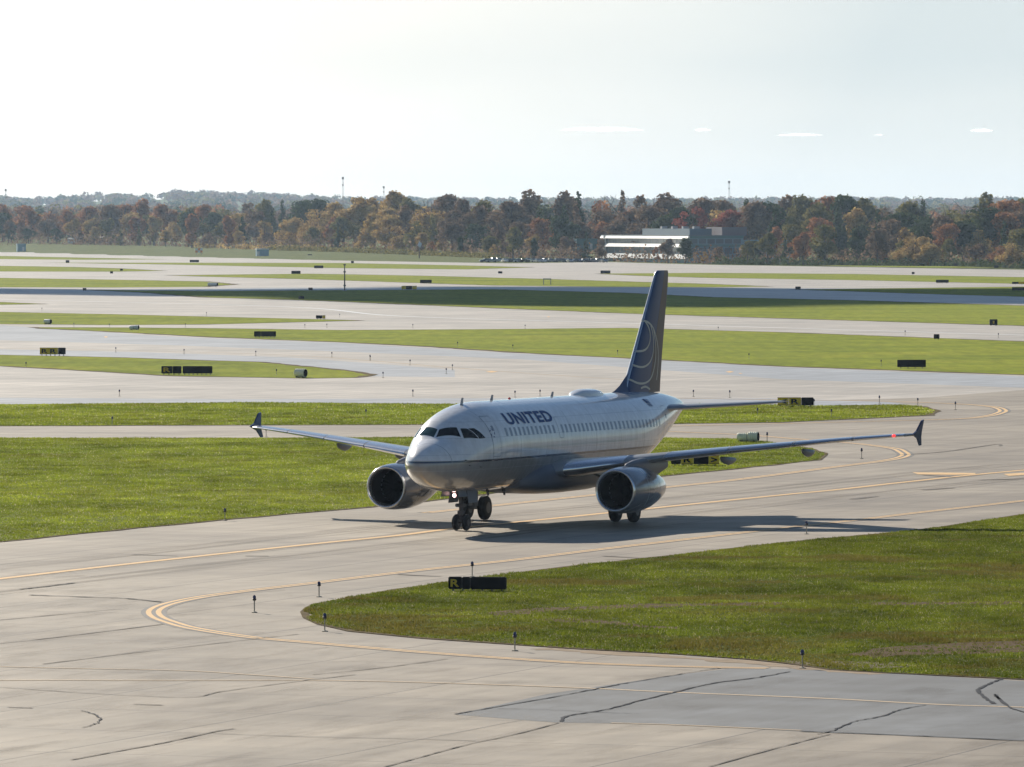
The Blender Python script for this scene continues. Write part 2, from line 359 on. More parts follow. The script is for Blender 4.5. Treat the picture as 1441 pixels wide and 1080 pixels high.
GF = [
 [(-700, 488), (0, 500), (150, 503), (300, 508), (367, 510), (440, 517), (505, 524), (524, 528.5), (500, 532), (430, 533), (240, 529.5), (100, 521), (0, 515.5), (-700, 486 + 5)],
 [(45, 461), (190, 461.5), (300, 462.5), (480, 465), (667, 464), (880, 462), (1100, 468), (1441, 481), (2200, 510), (2200, 560), (1441, 528), (1100, 516), (932, 507), (733, 497), (600, 488), (480, 482), (300, 475), (130, 466), (60, 463)],
 [(-700, 432), (0, 439.5), (150, 442.5), (290, 446), (480, 450.5), (512, 451.5), (433, 453.5), (290, 457), (160, 457.8), (0, 456.5), (-700, 450)],
 [(-700, 420), (0, 425.5), (66, 428.3), (0, 429.3), (-700, 424)],
 [(120, 408.3), (290, 410), (480, 408.8), (620, 408), (693, 407.5), (880, 412.5), (1000, 418.5), (1200, 423), (1441, 430.5), (2200, 452), (2200, 486), (1441, 459), (1100, 448.5), (880, 441.5), (720, 435), (600, 430), (480, 425), (400, 422), (290, 419), (200, 412)],
 [(1120, 408), (1200, 406.8), (1441, 403.8), (2200, 404), (2200, 440), (1441, 418), (1320, 414.5), (1200, 410.5)],
 [(-700, 386), (0, 391.5), (160, 394), (290, 396.5), (333, 400.5), (290, 404), (160, 405), (0, 404.5), (-700, 398)],
 [(235, 388), (300, 387), (433, 385.5), (600, 388.5), (765, 393), (880, 396.5), (1000, 400), (1085, 403.6), (1000, 404.5), (850, 404), (693, 402), (600, 399), (433, 393.3), (300, 390)],
 [(-700, 370), (0, 374.5), (100, 376), (167, 378), (234, 381.5), (167, 382.6), (0, 382.5), (-700, 378)],
 [(-700, 356), (0, 360.5), (120, 363), (235, 365.3), (120, 366), (0, 365), (-700, 361)],
 [(60, 370), (240, 370), (480, 370.5), (656, 374), (752, 376.5), (656, 379.5), (480, 377.7), (240, 372.7)],
 [(838, 385.5), (1000, 384.3), (1200, 386), (1441, 390.5), (2200, 400), (2200, 408), (1441, 400), (1200, 394.5), (1000, 391.5), (900, 388.5)],
 [(1150, 373.6), (1330, 375), (1420, 377), (1300, 377), (1200, 375.6)],
]
GW = {}
def jag(pts, amp, step):
    """give a lawn edge its small irregularities"""
    P = [at(*q) for q in pts]; out = []
    n = len(P)
    for i in range(n):
        a, b = Vector(P[i][:2]), Vector(P[(i + 1) % n][:2]); L = (b - a).length; k = max(1, min(60, int(L / step)))
        if L > 400 * 3: k = 1
        for j in range(k):
            q = a.lerp(b, j / k); nrm = Vector((-(b - a).y, (b - a).x)).normalized()
            out.append(tuple(q + nrm * (random.gauss(0, amp) if j else 0)) + (0,))
    return out
for k, p in GR.items(): GW[k] = sheet('lawn', jag(p, .1, 1.5), M['grass_near' if k == 'near' else 'grass'], .02, world=True)[1]
for p in GF: sheet('lawn', jag(p, .3, 14), M['grass_far'], .02, world=True)
M['verge'] = plain('verge', (.13, .10, .055), .95, var=.35, scale=.7, spec=.02)
sheet('bare_soil', jag([(1100, 931), (1160, 931), (1250, 933), (1290, 938), (1230, 942), (1168, 940), (1125, 936)], .2, 1), M['gravel'], .026, world=True)
DIRT = []
for p in ([(682, 864), (750, 857), (860, 853), (960, 850.5), (1100, 849), (1100, 852), (960, 855), (860, 858), (760, 863), (700, 868)],
          [(745, 873), (800, 871), (880, 877), (960, 884), (950, 887), (870, 881), (790, 877)],
          [(1180, 851), (1294, 848.5), (1441, 847), (1800, 842), (1800, 848), (1441, 851), (1300, 852.5)],
          [(1190, 922), (1260, 911), (1360, 905), (1441, 903), (1900, 900), (1900, 925), (1441, 919), (1330, 922), (1230, 928)]):
    DIRT.append(sheet('bare_soil', jag(p, .35, 1.2), M['dirt'], .026, world=True)[1])

def ribbon(name, pts, w, m, z, sm=True, wob=0.0):
    P = [Vector(at(*q)[:2]) for q in pts]
    if not sm and len(P) > 2:
        Q = []
        for a, b in zip(P, P[1:]):
            k = max(1, min(80, int((b - a).length / 3))); Q += [a.lerp(b, j / k) for j in range(k)]
        P = Q + [P[-1]]
    if sm and len(P) > 2:
        Q = []
        for i in range(len(P) - 1):
            p0, p1, p2, p3 = P[max(i - 1, 0)], P[i], P[i + 1], P[min(i + 2, len(P) - 1)]
            for k in range(8):
                t = k / 8; Q.append(.5 * ((2 * p1) + (p2 - p0) * t + (2 * p0 - 5 * p1 + 4 * p2 - p3) * t * t + (3 * p1 - p0 - 3 * p2 + p3) * t ** 3))
        Q.append(P[-1]); P = Q
    vs, fs = [], []
    for i, p in enumerate(P):
        t = (P[min(i + 1, len(P) - 1)] - P[max(i - 1, 0)]).normalized(); n = Vector((-t.y, t.x))
        ww = (w if not isinstance(w, tuple) else w[1] - w[0])
        c = p + n * ((w[0] + w[1]) / 2 if isinstance(w, tuple) else 0) + n * random.gauss(0, wob)
        ww *= (1 + (random.uniform(-.5, .5) if wob else 0))
        vs += [(*(c + n * ww / 2), z), (*(c - n * ww / 2), z)]
        if i: fs.append((2 * i - 2, 2 * i - 1, 2 * i + 1, 2 * i))
    b = MB(); b.add(vs, fs); return tag(b.build(name, m), kind='structure')
def double(pts, black=True, s=1.0, m='paint_yellow'):
    if black: ribbon('marking_border', pts, (-.46 * s, .46 * s), M['paint_black'], .008)
    ribbon('edge_marking', pts, (-.28 * s, -.08 * s), M[m], .012); ribbon('edge_marking', pts, (.08 * s, .28 * s), M[m], .012)
CURVE = [(1900, 652), (1441, 705), (1290, 722), (1207, 732), (1080, 746), (960, 760), (840, 774), (718, 789), (580, 804), (440, 821), (359, 830.5), (300, 838), (264, 844), (238, 850), (222, 856), (216, 862), (222, 869), (240, 876), (274, 885), (352, 897), (440, 905), (584, 917.5), (729, 928), (830, 934), (960, 938.5), (1080, 941)]
double(CURVE)
ribbon('centre_marking', [(-500, 874), (0, 815), (120, 801), (300, 781), (450, 765), (560, 754), (640, 744), (780, 730), (934, 714), (1100, 697), (1179, 689.5), (1282, 678), (1441, 662), (1900, 622)], .5, M['paint_yellow'], .012)
double([(600, 722), (760, 705), (948, 685), (1040, 675), (1179, 657), (1235, 650), (1262, 645.5), (1274, 641), (1270, 636.5), (1258, 631.5), (1218, 626), (1179, 622.5), (1120, 618), (1040, 612), (900, 606)], s=1.15)
double([(900, 601), (1100, 596.5), (1235, 593), (1346, 590), (1388, 586), (1407, 581.5), (1411, 577.5), (1398, 573), (1360, 569.5), (1290, 566.5), (1200, 564.5), (900, 560)], s=1.3, m='paint_yellow')
ribbon('lane_marking', [(-400, 925), (0, 938.6), (246, 944), (352, 950), (440, 956)], .22, M['paint_faint'], .012)
ribbon('lane_marking', [(-400, 962), (0, 958), (211, 958), (480, 958.5), (693, 964), (837, 969.5), (952, 975), (1160, 983.5), (1320, 992), (1441, 996), (1900, 1012)], .3, M['paint_faint'], .012)
ribbon('lane_marking', [(860, 1018), (960, 1021), (1127, 1028.5)], .2, M['paint_faint'], .012)
sheet('hold_marking', [(1284, 665.3), (1330, 665.6), (1372, 666.3), (1374, 668.3), (1340, 668.9), (1292, 668.2)], M['paint_yellow'], .016)
sheet('hold_marking', [(1412, 667.6), (1441, 665.8), (1500, 663), (1500, 666), (1441, 669), (1420, 670.5)], M['paint_yellow'], .016)
for cx, cy, w, h in ((692, 523.6, 9, 1.2), (1027, 523.7, 6, 1.3), (149, 474.6, 3, 1.2), (772, 446.2, 2, 1.0), (1042, 526, 3, .6)):
    sheet('spot_marking', [(cx - w, cy), (cx, cy - h), (cx + w, cy), (cx, cy + h)], M['paint_yellow'], .016)
ribbon('lane_marking', [(-300, 484), (0, 490), (163, 493), (400, 500), (520, 508), (640, 518), (760, 527), (900, 536)], .5, M['paint_faint'], .012)
ribbon('lane_marking', [(-300, 414), (0, 421.5), (400, 432), (560, 445), (880, 455), (1441, 472)], 1.2, M['white'], .012)
for k, p in GR.items(): ribbon('verge', p + [p[0]], .32 if k != 'strip' else .6, M['verge'], .024, sm=False, wob=.1)
for i, p in enumerate(GF): ribbon('verge', p + [p[0]], (1.0, 1.3, 1.0, 1.0, 1.8, 1.8, 1.6, 1.6, 1.6, 1.6, 1.6, 1.6, 1.6)[i], M['verge'], .024, sm=False, wob=.1)
def stain_mat(name, col, sx_, sy_, lo, hi, amt, rot=TAXI_DIR):
    m, t, b = mat(name); out = t.nodes['Material Output']; g = N(t, 'ShaderNodeTexCoord').outputs['Object']
    mp = N(t, 'ShaderNodeMapping'); mp.inputs['Rotation'].default_value = (0, 0, -rot); t.links.new(g, mp.inputs[0])
    mq = N(t, 'ShaderNodeMapping'); mq.inputs['Scale'].default_value = (sx_, sy_, 1); t.links.new(mp.outputs[0], mq.inputs[0])
    nz = N(t, 'ShaderNodeTexNoise'); nz.inputs['Scale'].default_value = 1; nz.inputs['Detail'].default_value = 9; nz.inputs['Roughness'].default_value = .62; t.links.new(mq.outputs[0], nz.inputs['Vector'])
    r = N(t, 'ShaderNodeMapRange'); r.inputs[1].default_value = lo; r.inputs[2].default_value = hi; r.inputs[3].default_value = 0; r.inputs[4].default_value = amt; t.links.new(nz.outputs[0], r.inputs[0])
    b.inputs['Base Color'].default_value = (*col, 1); b.inputs['Roughness'].default_value = .8; b.inputs['Specular IOR Level'].default_value = .2; t.links.new(r.outputs[0], b.inputs['Alpha'])
    return m
M['rubber_stain'] = stain_mat('rubber_stain', (.06, .055, .05), .04, 1.6, .42, .66, .3)
M['old_stain'] = stain_mat('old_stain', (.10, .085, .07), .16, .5, .5, .78, .26)
M['pale_stain'] = stain_mat('pale_stain', (.50, .46, .40), .1, .9, .55, .75, .45)
CL = [(-500, 874), (0, 815), (120, 801), (300, 781), (450, 765), (560, 754), (640, 744), (780, 730), (934, 714), (1100, 697), (1179, 689.5), (1282, 678), (1441, 662), (1900, 622)]
for a, b_ in ((-4.9, -2.6), (-.9, .9), (2.6, 4.9)): ribbon('rubber_stain', CL, (a, b_), M['rubber_stain'], .0055)
sheet('pavement_stain', [(-300, 780), (400, 830), (500, 905), (1000, 945), (1600, 990), (1600, 1200), (-300, 1200)], M['old_stain'], .0062)
sheet('pavement_stain', [(-300, 850), (200, 850), (500, 920), (640, 1000), (1100, 1035), (1600, 1060), (1600, 1200), (-300, 1200)], M['pale_stain'], .0068)
ribbon('bare_shoulder', [(760, 913), (850, 919), (960, 926), (1060, 933), (1150, 942), (1240, 949)], (-.5, .45), M['gravel2'], .007, wob=.06)
# sealed cracks and slab seams
for p, w in (([(42, 838), (125, 841), (178, 843), (228, 848)], .2), ([(28, 830), (66, 826), (104, 821)], .13), ([(790, 1016), (800, 1008), (850, 1000), (900, 987), (945, 976), (1000, 963), (1060, 955), (1112, 946)], .10),
             ([(640, 1006), (720, 992), (800, 978), (850, 968), (900, 959), (960, 949), (1012, 941)], .08), ([(1150, 1034), (1172, 1029), (1200, 1017), (1240, 1009), (1265, 1000), (1302, 993)], .06),
             ([(1410, 956), (1392, 963), (1376, 972), (1384, 980), (1398, 991)], .11), ([(1406, 985), (1400, 978), (1412, 990), (1430, 1000), (1470, 1010)], .1),
             ([(1127, 1030), (1280, 1036), (1441, 1043.5), (1800, 1062)], .13), ([(700, 998), (780, 1000), (860, 1004), (900, 1005)], .05),
             ([(115, 1001), (132, 1006), (141, 1013), (132, 1020), (116, 1025)], .05)):
    ribbon('crack_seal', p, w, M['tar'], .02, wob=.02)
for p, w in (([(-200, 888), (0, 873), (140, 860), (180, 857)], .09), ([(-200, 925), (0, 906), (100, 895), (230, 879)], .1), ([(60, 935), (200, 918), (330, 903), (420, 893)], .08),
             ([(188, 992), (228, 993)], .2), ([(10, 996), (46, 997)], .22),  ([(-100, 966), (0, 968), (120, 976), (262, 982), (310, 974), (400, 962), (500, 950)], .07),
             ([(100, 1070), (165, 1058), (230, 1046), (300, 1031), (330, 1026)], .09), ([(541, 1080), (600, 1064), (664, 1047), (725, 1034), (786, 1018)], .07),
             ([(300, 1033), (440, 1038), (560, 1040), (671, 1043.5)], .06), ([(997, 1080), (1080, 1057), (1167, 1034)], .07), ([(186, 781), (250, 783)], .3), ([(345, 783), (378, 783)], .3),
             ([(440, 950), (540, 940), (630, 928)], .07), ([(560, 809), (620, 812)], .25), ([(848, 783), (900, 786)], .2), ([(850, 788), (880, 788)], .15),
             ([(1300, 669), (1340, 672)], .3), ([(1380, 676), (1441, 674)], .4), ([(1300, 690), (1340, 687)], .5), ([(1200, 703), (1232, 699)], .4), ([(1262, 641), (1330, 636), (1400, 626), (1408, 628)], .2)):
    ribbon('seam', p, w, M['tar_faint'], .018, wob=.01)

# ------------------------------------------------------------------ grass blades on the near lawns
def inside(P, x, y):
    c = np.zeros(len(x), bool); n = len(P)
    for i in range(n):
        x1, y1 = P[i]; x2, y2 = P[(i + 1) % n]
        if y1 == y2: continue
        c ^= ((y1 > y) != (y2 > y)) & (x < (x2 - x1) * (y - y1) / (y2 - y1) + x1)
    return c
_G = rng.random((256, 256))
def vnoise(x, y, s):
    x = x * s; y = y * s; i = np.floor(x).astype(int); j = np.floor(y).astype(int); u = x - i; v = y - j
    u = u * u * (3 - 2 * u); v = v * v * (3 - 2 * v); g = lambda a, b: _G[a % 256, b % 256]
    return (g(i, j) * (1 - u) + g(i + 1, j) * u) * (1 - v) + (g(i, j + 1) * (1 - u) + g(i + 1, j + 1) * u) * v
def blades(name, poly, n, hmin, hmax, width, marg=.118, tone=1.0, name_brown=False):
    P = np.array(poly); ylo, yhi = max(P[:, 1].min(), 150), P[:, 1].max()
    xs_, ys_ = [], []; tot = 0
    while tot < n:
        y = rng.uniform(ylo, yhi, n); x = rng.uniform(-1, 1, n) * marg * yhi
        k = (np.abs(x) < marg * y) & inside(poly, x, y)
        for d in DIRT: k &= ~(inside(d, x, y) & (rng.random(n) < .72))
        thin = vnoise(x, y, .8) * .5 + vnoise(x, y, 2.3) * .5; k &= rng.random(n) < .25 + 1.1 * thin
        xs_.append(x[k]); ys_.append(y[k]); tot += k.sum()
    x = np.concatenate(xs_)[:n]; y = np.concatenate(ys_)[:n]
    cl = vnoise(x + 50, y, .5) * .4 + vnoise(x, y + 90, 1.7) * .6
    h = (hmin + (hmax - hmin) * cl ** 1.5) * rng.uniform(.6, 1.3, n)
    T = 3; X = np.repeat(x, T); Y = np.repeat(y, T); Hh = np.repeat(h, T) * rng.uniform(.7, 1.1, n * T)
    a = rng.uniform(0, 2 * np.pi, n * T); la = rng.uniform(0, 2 * np.pi, n * T); ll = Hh * rng.uniform(.1, .9, n * T)
    X = X + rng.normal(0, width * .7, n * T); Y = Y + rng.normal(0, width * .7, n * T)
    w = width * rng.uniform(.5, 1.1, n * T)
    V = np.zeros((n * T, 3, 3), np.float32)
    V[:, 0] = np.stack([X - np.cos(a) * w / 2, Y - np.sin(a) * w / 2, np.full(n * T, .015)], 1)
    V[:, 1] = np.stack([X + np.cos(a) * w / 2, Y + np.sin(a) * w / 2, np.full(n * T, .015)], 1)
    V[:, 2] = np.stack([X + np.cos(la) * ll, Y + np.sin(la) * ll, Hh + .015], 1)
    me = bpy.data.meshes.new(name); nf = n * T
    me.vertices.add(nf * 3); me.vertices.foreach_set('co', V.ravel())
    me.loops.add(nf * 3); me.loops.foreach_set('vertex_index', np.arange(nf * 3, dtype=np.int32))
    me.polygons.add(nf); me.polygons.foreach_set('loop_start', np.arange(0, nf * 3, 3, dtype=np.int32)); me.polygons.foreach_set('loop_total', np.full(nf, 3, np.int32))
    me.update(); me.validate()
    pn = np.repeat(vnoise(x, y, .11) * .5 + vnoise(x + 9, y, .45) * .3 + rng.random(n) * .35, T)[:, None]
    c1 = np.array([.10, .155, .014]); c2 = np.array([.315, .355, .038])
    col = c1 + (c2 - c1) * np.clip(pn, 0, 1); dry = (rng.random(nf) < .07)[:, None]; col = np.where(dry, np.array([.50, .46, .25]), col)
    patch_ = np.repeat(vnoise(x + 31, y * .6, .35) * .5 + vnoise(x, y * .5 + 77, 1.1) * .5, T)[:, None]; col = col * tone * (.45 + 1.1 * patch_)
    br = np.repeat(np.clip((vnoise(x + 11, y + 5, .16) * .55 + vnoise(x, y + 40, .5) * .45 - .60) * 6, 0, 1) * (.6 if name_brown else .22), T)[:, None]; col = col * (1 - br) + np.array([.15, .105, .035]) * br
    col = np.concatenate([col, np.ones((nf, 1))], 1).astype(np.float32); col = np.repeat(col, 3, 0)
    ca = me.color_attributes.new('tint', 'FLOAT_COLOR', 'CORNER'); ca.data.foreach_set('color', col.ravel())
    me.materials.append(M['blades']); o = bpy.data.objects.new(name, me); COL.objects.link(o)
    return o
tag(blades('grass', GW['near'], 270000, .03, .13, .05, tone=.6, name_brown=True), 'short mown grass of the lawn in front of the airliner', 'grass', kind='stuff')
tag(blades('grass', GW['left'], 205000, .035, .14, .065, tone=.95), 'short mown grass of the long lawn behind the nose wheel', 'grass', kind='stuff')
tag(blades('grass', GW['strip'], 80000, .05, .16, .09), 'short mown grass of the narrow strip behind the airliner', 'grass', kind='stuff')

# ------------------------------------------------------------------ airliner (body axes: x forward, nose tip at 0; y to its left; z up)
AX, AY, AYAW = -4.2304, 311.3225, R(-111.94844)
OX = 14.0
air = empty('airliner', (AX - OX * math.cos(AYAW), AY - OX * math.sin(AYAW), 0), AYAW)
tag(air, 'white twin engine jet airliner with blue tail rolling on the taxiway', 'airliner')
def hull_mat():
    m, t, b = mat('hull_paint')
    g = N(t, 'ShaderNodeTexCoord').outputs['Object']; s = N(t, 'ShaderNodeSeparateXYZ'); t.links.new(g, s.inputs[0])
    r = N(t, 'ShaderNodeValToRGB'); r.color_ramp.interpolation = 'LINEAR'
    mr_ = N(t, 'ShaderNodeMapRange'); mr_.inputs[1].default_value = 3.0; mr_.inputs[2].default_value = 4.0; t.links.new(s.outputs[2], mr_.inputs[0])
    e = r.color_ramp.elements; e[0].position = .235; e[0].color = (.36, .35, .345, 1); e[1].position = .345; e[1].color = (.88, .88, .88, 1)
    for p, c in ((.245, (.05, .06, .09)), (.325, (.05, .06, .09)), (.335, (.7, .7, .7))):
        q = e.new(p); q.color = (*c, 1)
    t.links.new(mr_.outputs[0], r.inputs[0])
    d, _ = noise_col(t, g, 1.3, [(.3, (.93, .93, .93)), (.7, (1.03, 1.03, 1.03))], 5)
    c = mixc(t, r.outputs[0], d, 1.0, 'MULTIPLY')
    # streaks of grime under the hull, ring seams between the skin panels
    w = N(t, 'ShaderNodeMath', operation='PINGPONG'); w.inputs[1].default_value = 1.6; t.links.new(s.outputs[0], w.inputs[0])
    l = N(t, 'ShaderNodeMath', operation='LESS_THAN'); l.inputs[1].default_value = .012; t.links.new(w.outputs[0], l.inputs[0])
    c = mixc(t, c, (.35, .36, .38), l.outputs[0])
    w2 = N(t, 'ShaderNodeMath', operation='PINGPONG'); w2.inputs[1].default_value = .36; t.links.new(s.outputs[2], w2.inputs[0])
    l2 = N(t, 'ShaderNodeMath', operation='LESS_THAN'); l2.inputs[1].default_value = .006; t.links.new(w2.outputs[0], l2.inputs[0])
    c = mixc(t, c, (.5, .51, .53), l2.outputs[0])
    gm = N(t, 'ShaderNodeMapping'); gm.inputs['Scale'].default_value = (3.5, 3.5, .35); t.links.new(g, gm.inputs[0])
    gr, _ = noise_col(t, gm.outputs[0], 1.0, [(.42, (.84, .83, .82)), (.62, (1.02, 1.02, 1.02))], 5)
    c = mixc(t, c, gr, .6, 'MULTIPLY')
    t.links.new(c, b.inputs['Base Color']); b.inputs['Roughness'].default_value = .2; b.inputs['Coat Weight'].default_value = .9; b.inputs['Coat Roughness'].default_value = .07
    nb = N(t, 'ShaderNodeTexNoise'); nb.inputs['Scale'].default_value = .9; nb.inputs['Detail'].default_value = 2; t.links.new(g, nb.inputs['Vector'])
    bp = N(t, 'ShaderNodeBump'); bp.inputs['Strength'].default_value = .25; bp.inputs['Distance'].default_value = .02
    t.links.new(nb.outputs[0], bp.inputs['Height']); t.links.new(bp.outputs[0], b.inputs['Normal'])
    return m
M['hull'] = hull_mat()
M['wingpaint'] = plain('wingpaint', (.30, .32, .35), .32, var=.05, scale=.6, spec=.4)
M['bare'] = plain('bare', (.70, .71, .73), .22, .9, var=.03)
M['nacelle'] = plain('nacelle', (.17, .185, .215), .2, var=.08, scale=1.2, spec=.6, coat=.8)
M['fairing'] = plain('fairing', (.13, .145, .18), .35, var=.06, scale=.8, spec=.35)
M['duct'] = plain('duct', (.02, .02, .022), .6, spec=.1)
M['fan'] = plain('fan', (.003, .003, .003), .8, spec=.0)
M['navy'] = plain('navy', (.013, .045, .15), .32, var=.12, scale=.5, spec=.22)
M['rudder'] = plain('rudder', (.105, .08, .075), .4, var=.12, scale=.8, spec=.2)
M['lattice'] = plain('lattice', (.50, .51, .46), .4, spec=.2)
M['winblack'] = plain('winblack', (.008, .012, .014), .08, var=.02)
M['wintinted'] = plain('wintinted', (.02, .06, .06), .05, var=.02)
M['pane'] = plain('pane', (.33, .37, .43), .15, var=.03)
M['seam_grey'] = plain('seam_grey', (.34, .37, .42), .4)
M['letter'] = plain('letter', (.012, .055, .20), .5)
M['beacon_red'] = plain('beacon_red', (.6, .04, .03), .3, spec=.3)
M['nav_red'] = plain('nav_red', (.8, .05, .06), .3, emit=(1, .08, .08), es=.7)
M['lamp'] = plain('lamp', (1, .8, .75), .3, emit=(1, .62, .58), es=3.0)
def part(mb, name, m, parent=air, smooth=True, angle=35):
    return mb.build(name, m, parent, smooth, (OX if True else 0, 0, 0), angle)
TOP = pchip(*zip(*[(0, 3.12), (-.06, 3.36), (-.15, 3.5), (-.3, 3.64), (-.6, 3.84), (-1, 4.03), (-1.5, 4.21), (-1.9, 4.36), (-2.4, 4.74), (-2.9, 5.07), (-3.4, 5.32), (-4, 5.53), (-5, 5.76), (-6, 5.87), (-7, 5.9), (-26, 5.9), (-28, 5.87), (-30, 5.78), (-31.5, 5.64), (-33, 5.42), (-33.6, 5.28), (-33.84, 5.12)]))
BOT = pchip(*zip(*[(0, 3.08), (-.06, 2.86), (-.15, 2.73), (-.3, 2.6), (-.6, 2.42), (-1, 2.25), (-1.5, 2.1), (-2, 2.0), (-3, 1.87), (-4, 1.8), (-5, 1.77), (-6, 1.76), (-21.5, 1.76), (-23.5, 1.86), (-25.5, 2.2), (-27.5, 2.78), (-29.5, 3.45), (-31.5, 4.12), (-33, 4.62), (-33.6, 4.82), (-33.84, 4.98)]))
WID = pchip(*zip(*[(0, .02), (-.06, .27), (-.15, .43), (-.3, .61), (-.6, .84), (-1, 1.07), (-1.5, 1.29), (-2, 1.46), (-2.5, 1.6), (-3, 1.71), (-4, 1.86), (-5, 1.94), (-6, 1.97), (-7, 1.975), (-22.5, 1.975), (-24.5, 1.9), (-26.5, 1.7), (-28.5, 1.4), (-30.5, 1.02), (-32, .68), (-33.3, .34), (-33.7, .2), (-33.84, .06)]))
def sect(x): return (TOP(x) + BOT(x)) / 2, (TOP(x) - BOT(x)) / 2, WID(x)
def onhull(x, y, z, off=0.0):
    zc, h, w = sect(x); a = y / w; b = (z - zc) / h; r = math.hypot(a, b)
    a /= r; b /= r; n = Vector((0, a / w, b / h)).normalized()
    return Vector((x, a * w, zc + b * h)) + n * off
def yat(x, z, side=1):
    zc, h, w = sect(x); q = 1 - ((z - zc) / h) ** 2; return side * w * math.sqrt(max(q, 0))
xs = [-3 * (k / 34) ** 1.9 for k in range(35)] + [-3 - .33 * k for k in range(1, 13)] + list(np.arange(-7.5, -21.4, -.7)) + list(np.arange(-21.5, -33.5, -.4)) + [-33.5, -33.7, -33.8, -33.84]
fb = MB(); rings = []
for x in xs:
    zc, h, w = sect(x); rings.append([(x, w * math.sin(q), zc + h * math.cos(q)) for q in [2 * math.pi * k / 72 for k in range(72)]])
fb.loft(rings); hull = part(fb, 'fuselage', M['hull'], angle=60)
def patch(corners, off=.012, n=6, mth=.0):
    """four corners (x,y,z) bilinear, pressed on to the hull, with a rim so that it has thickness"""
    A, B, C_, D_ = [Vector(c) for c in corners]; mb = MB(); vs = []
    for lv in (off, -.01):
        for i in range(n + 1):
            for j in range(n + 1):
                u, v = i / n, j / n; p = A.lerp(B, u).lerp(D_.lerp(C_, u), v); vs.append(onhull(p.x, p.y, p.z, lv))
    fs = []; K = (n + 1) ** 2; id_ = lambda i, j: i * (n + 1) + j
    for i in range(n):
        for j in range(n): fs.append((id_(i, j), id_(i + 1, j), id_(i + 1, j + 1), id_(i, j + 1)))
    rim = [id_(i, 0) for i in range(n)] + [id_(n, j) for j in range(n)] + [id_(i, n) for i in range(n, 0, -1)] + [id_(0, j) for j in range(n, 0, -1)]
    for a, b in zip(rim, rim[1:] + rim[:1]): fs.append((a, b, b + K, a + K))
    return mb.add(vs, fs)
def side_xz(x, z, s=1): return (x, yat(x, z, s), z)
def outline(x0, x1, z0, z1, s, w=.03, rnd=.12):
    """thin raised frame round a hatch"""
    mb = MB(); pts = []
    for cx, cz, a0 in ((x0 - rnd, z0 + rnd, 180), (x1 + rnd, z0 + rnd, 270), (x1 + rnd, z1 - rnd, 0), (x0 - rnd, z1 - rnd, 90)):
        for k in range(5):
            a = R(a0 + 22.5 * k); pts.append((cx - math.cos(a) * rnd * (-1), cz + math.sin(a) * rnd) if 0 else (cx, cz, a))
    P = []
    loop = [(x0, z0 + rnd), (x0, z1 - rnd), (x0 - rnd * .3, z1 - rnd * .3), (x0 - rnd, z1), (x1 + rnd, z1), (x1 + rnd * .3, z1 - rnd * .3), (x1, z1 - rnd), (x1, z0 + rnd), (x1 + rnd * .3, z0 + rnd * .3), (x1 + rnd, z0), (x0 - rnd, z0), (x0 - rnd * .3, z0 + rnd * .3)]
    for i, (a, b) in enumerate(loop):
        c, d = loop[(i + 1) % len(loop)]; k = max(1, int(math.hypot(c - a, d - b) / .2))
        for j in range(k): P.append((a + (c - a) * j / k, b + (d - b) * j / k))
    cx, cz = (x0 + x1) / 2, (z0 + z1) / 2; n = len(P); vs = []
    for a, b in P:
        q = Vector((a - cx, b - cz)); q2 = q * (1 - w / max(q.length, .01))
        vs += [onhull(a, yat(a, b, s), b, .006), onhull(cx + q2.x, yat(cx + q2.x, cz + q2.y, s), cz + q2.y, .006)]
    return mb.add(vs, [(2 * i, 2 * i + 1, 2 * ((i + 1) % n) + 1, 2 * ((i + 1) % n)) for i in range(n)])
# cockpit glazing
CW = [((-1.94, .06, 4.27), (-2.42, .95, 4.27), (-2.72, .78, 4.86), (-2.36, .05, 4.82)),
      ((-2.50, 1.12, 4.27), (-3.28, 1.5, 4.26), (-3.02, 1.22, 4.86), (-2.78, .98, 4.86)),
      ((-3.36, 1.55, 4.26), (-3.82, 1.66, 4.28), (-3.40, 1.40, 4.83), (-3.10, 1.28, 4.86))]
for s in (1, -1):
    for c in CW: part(patch([(x, y * s, z) for x, y, z in c], .012), 'cockpit_window', M['winblack'] if (s > 0 or c is not CW[0]) else M['wintinted'])
# cabin windows on the side one sees
wx = -6.05; k = 0
while wx > -26.6:
    if not (-12.75 < wx < -12.4):
        wz = 4.52 - .005 * (-wx - 6)
        part(patch([(wx + .12, yat(wx, wz - .19), wz - .19), (wx - .12, yat(wx, wz - .19), wz - .19), (wx - .12, yat(wx, wz + .19), wz + .19), (wx + .12, yat(wx, wz + .19), wz + .19)], .006, 2), 'cabin_window', M['pane'])
    wx -= .533
# doors
for x0, x1, z0, z1, nm_ in ((-4.35, -5.2, 3.42, 5.28, 'passenger_door'), (-27.3, -28.1, 3.5, 5.2, 'passenger_door'), (-12.45, -12.98, 4.05, 5.05, 'emergency_exit')):
    o = part(patch([(x0 - .05, yat(x0, z0 + .05), z0 + .05), (x1 + .05, yat(x1, z0 + .05), z0 + .05), (x1 + .05, yat(x1, z1 - .05), z1 - .05), (x0 - .05, yat(x0, z1 - .05), z1 - .05)], .003, 8), nm_, M['hull'])
    part(outline(x0, x1, z0, z1, 1), 'door_seam', M['seam_grey'], o)
    if nm_ == 'passenger_door': part(patch([(x0 - .34, yat(x0, 4.6), 4.58), (x0 - .5, yat(x0, 4.6), 4.58), (x0 - .5, yat(x0, 4.8), 4.8), (x0 - .34, yat(x0, 4.8), 4.8)], .012, 2), 'door_window', M['pane'], o)
